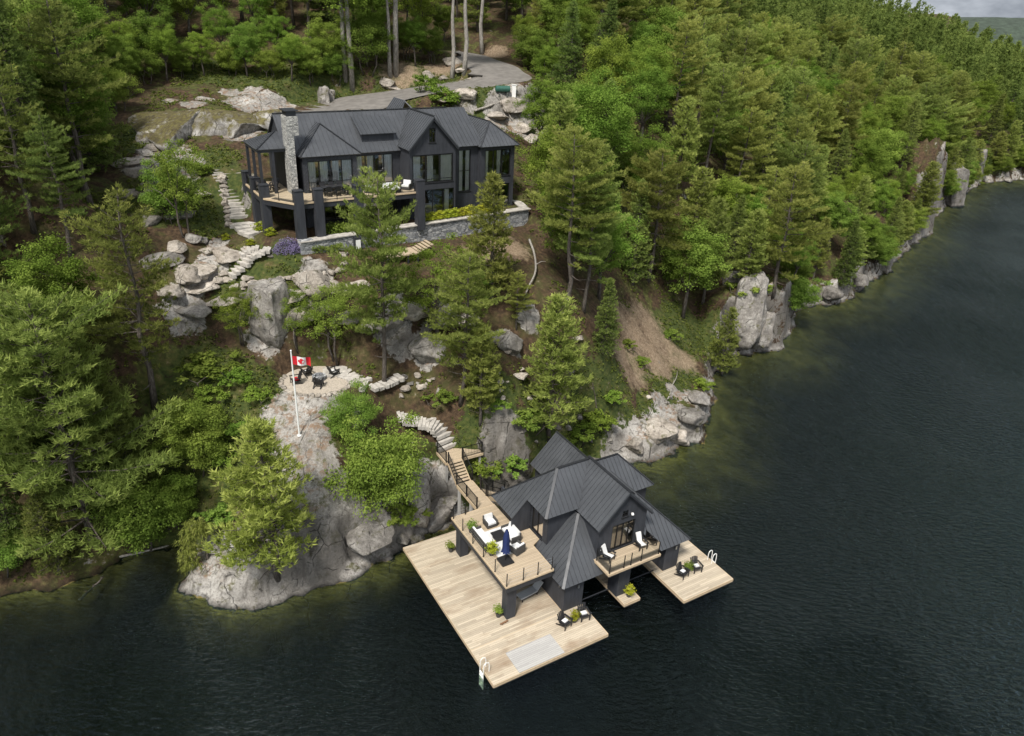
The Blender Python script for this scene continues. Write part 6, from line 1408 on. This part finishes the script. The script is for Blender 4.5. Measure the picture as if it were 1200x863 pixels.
# shrubs
for px, py, hgt_, lab in [(563,556,1.7,'bright shrub under the landing beside the wooden stairs'),(752,428,1.1,'lone green shrub in the middle of the tan clearing'),(470,610,1.6,'shrub on the rock left of the wooden walkway'),(700,500,1.8,'shrub on the bank behind the boathouse, upper'),(680,515,1.8,'shrub on the bank behind the boathouse, lower'),(660,535,1.6,'shrub just above the rear boathouse roof ridge'),(500,108,2.2,'green shrub between the driveway and the house gable'),(522,128,2.8,'tall green shrub behind the house gable'),
 (236,204,1.2,'shrub among pale ledges up left of the broad stairs'),(195,235,1.5,'shrub among the ledges left of the leafy tree'),(300,470,1.2,'low shrub on the slope left of the flagpole'),(262,610,1.2,'shrub on the bank above the drooping evergreen'),(600,640-90,1.3,'shrub right of the side stairs'),(715,470,1.2,'low shrub at the foot of the tan clearing'),(620,500,1.5,'shrub beside the pine behind the boathouse'),(880,345,2.0,'shrub on top of the tall grey cliff block'),(825,455,1.2,'yellow green shrub at the waterline of the right point')]:
    x, y, z = hit(px, py); plant('shrub', random.randrange(3), x, y, z, hgt_, lab, 'shrub', sxy=1.2)
# ------------------------------------------------------------------ undergrowth, one mass of small leaves close to the ground
def scatter(name, n, fn, mat, leaf, hmax, seed):
    r = np.random.default_rng(seed); X = r.uniform(-46, 34, n*6); Y = r.uniform(38, 112, n*6)
    keep = fn(X, Y); X, Y = X[keep][:n], Y[keep][:n]; k = 7; N = len(X)
    Zg = np.array([ground(a, b) for a, b in zip(X, Y)]); hh = hmax*(.25+.75*r.random(N))
    c = np.repeat(np.stack([X, Y, Zg], 1), k, 0); d = r.normal(size=c.shape); d[:, 2] = np.abs(d[:, 2])+.35; d /= np.linalg.norm(d, axis=1)[:, None]
    c = c+d*(np.repeat(hh, k)*(.4+.6*r.random(len(c))))[:, None]
    nn = r.normal(size=c.shape)*.6+np.array((0,0,.8)); nn /= np.linalg.norm(nn, axis=1)[:, None]; a = np.cross(nn, d); a /= np.linalg.norm(a, axis=1)[:, None]+1e-6; b = np.cross(nn, a)
    sz = leaf*(.6+.8*r.random(len(c)))[:, None]
    tv = np.stack([c-a*sz*.5, c+b*sz*.35, c+a*sz*.5, c-b*sz*.35], 1).reshape(-1, 3)
    o = bpy.data.objects.new(name, foliage_mesh(name, tv, np.repeat(.25+.5*r.random(N), k)+r.normal(size=N*k)*.1, M[mat], 4)); col.objects.link(o); return tag(o, kind='stuff')
def lookup(A, x, y):
    i = np.clip(np.searchsorted(GX, x)-1, 0, len(GX)-2); j = np.clip(np.searchsorted(GY, y)-1, 0, len(GY)-2); return A[j, i]
def under(x, y):
    u, v = HF.loc(x, y); bu, bv = BH.loc(x, y)
    ok = (lookup(sdg, x, y) > .6) & ~((u > -5) & (u < 24.5) & (v > -1) & (v < 13)) & ~((bu > 0) & (bu < 21) & (bv < 15))
    ok &= lookup(C[..., 0], x, y) < .55; ok &= lookup(C[..., 2], x, y) < .6; ok &= np.hypot(x-FIRE[0], y-FIRE[1]) > 3.2; ok &= drive_dist(x, y)[0] > .6
    return ok & (fbm(x*.25, y*.25, 8., 3)+.9*(lookup(C[..., 1], x, y)-.45) > -.05)
scatter('undergrowth', 15000, under, 'undergrowth', .17, .34, 9)

for px, py, hgt_, lab in [(250,470,1.5,'low shrub on the brown slope left of the flag, upper'),(275,450,1.2,'low shrub between the flag and the left pines'),(240,440,1.6,'shrub at the foot of the left rock face'),(285,510,1.3,'shrub beside the rock left of the flagpole foot'),(310,530,1.0,'small shrub by the bare rock under the flagpole'),(265,540,1.5,'shrub above the bright young pine'),(520,470,1.0,'small shrub on the mulch above the curving steps'),(585,480,1.1,'small shrub beside the slim young pine'),(735,405,.7,'small tuft shrub on the left part of the tan clearing'),(785,395,.9,'small tuft shrub on the right part of the tan clearing')]:
    x, y, z = hit(px, py); plant('shrub', random.randrange(3), x, y, z, hgt_, lab, 'shrub', sxy=1.3)
# far wooded hill across the lake
hl = MB(); n = 60; r = np.random.default_rng(3); X_ = np.linspace(300, 1900, n); top = 46+6*np.sin(X_*.006)+6*np.sin(X_*.017+1)+r.normal(size=n)*1.3
for i in range(n-1):
    for (ya, za), (yb, zb) in zip([(0,-.5),(20,.35),(60,.75),(140,1.)], [(20,.35),(60,.75),(140,1.),(400,.9)]):
        hl.face([(X_[i],1150+ya,max(-2,top[i]*za)),(X_[i+1],1150+ya,max(-2,top[i+1]*za)),(X_[i+1],1150+yb,top[i+1]*zb),(X_[i],1150+yb,top[i]*zb)])
tag(hl.build('distant_hill', M['hill_woods'], smooth=True), kind='structure')
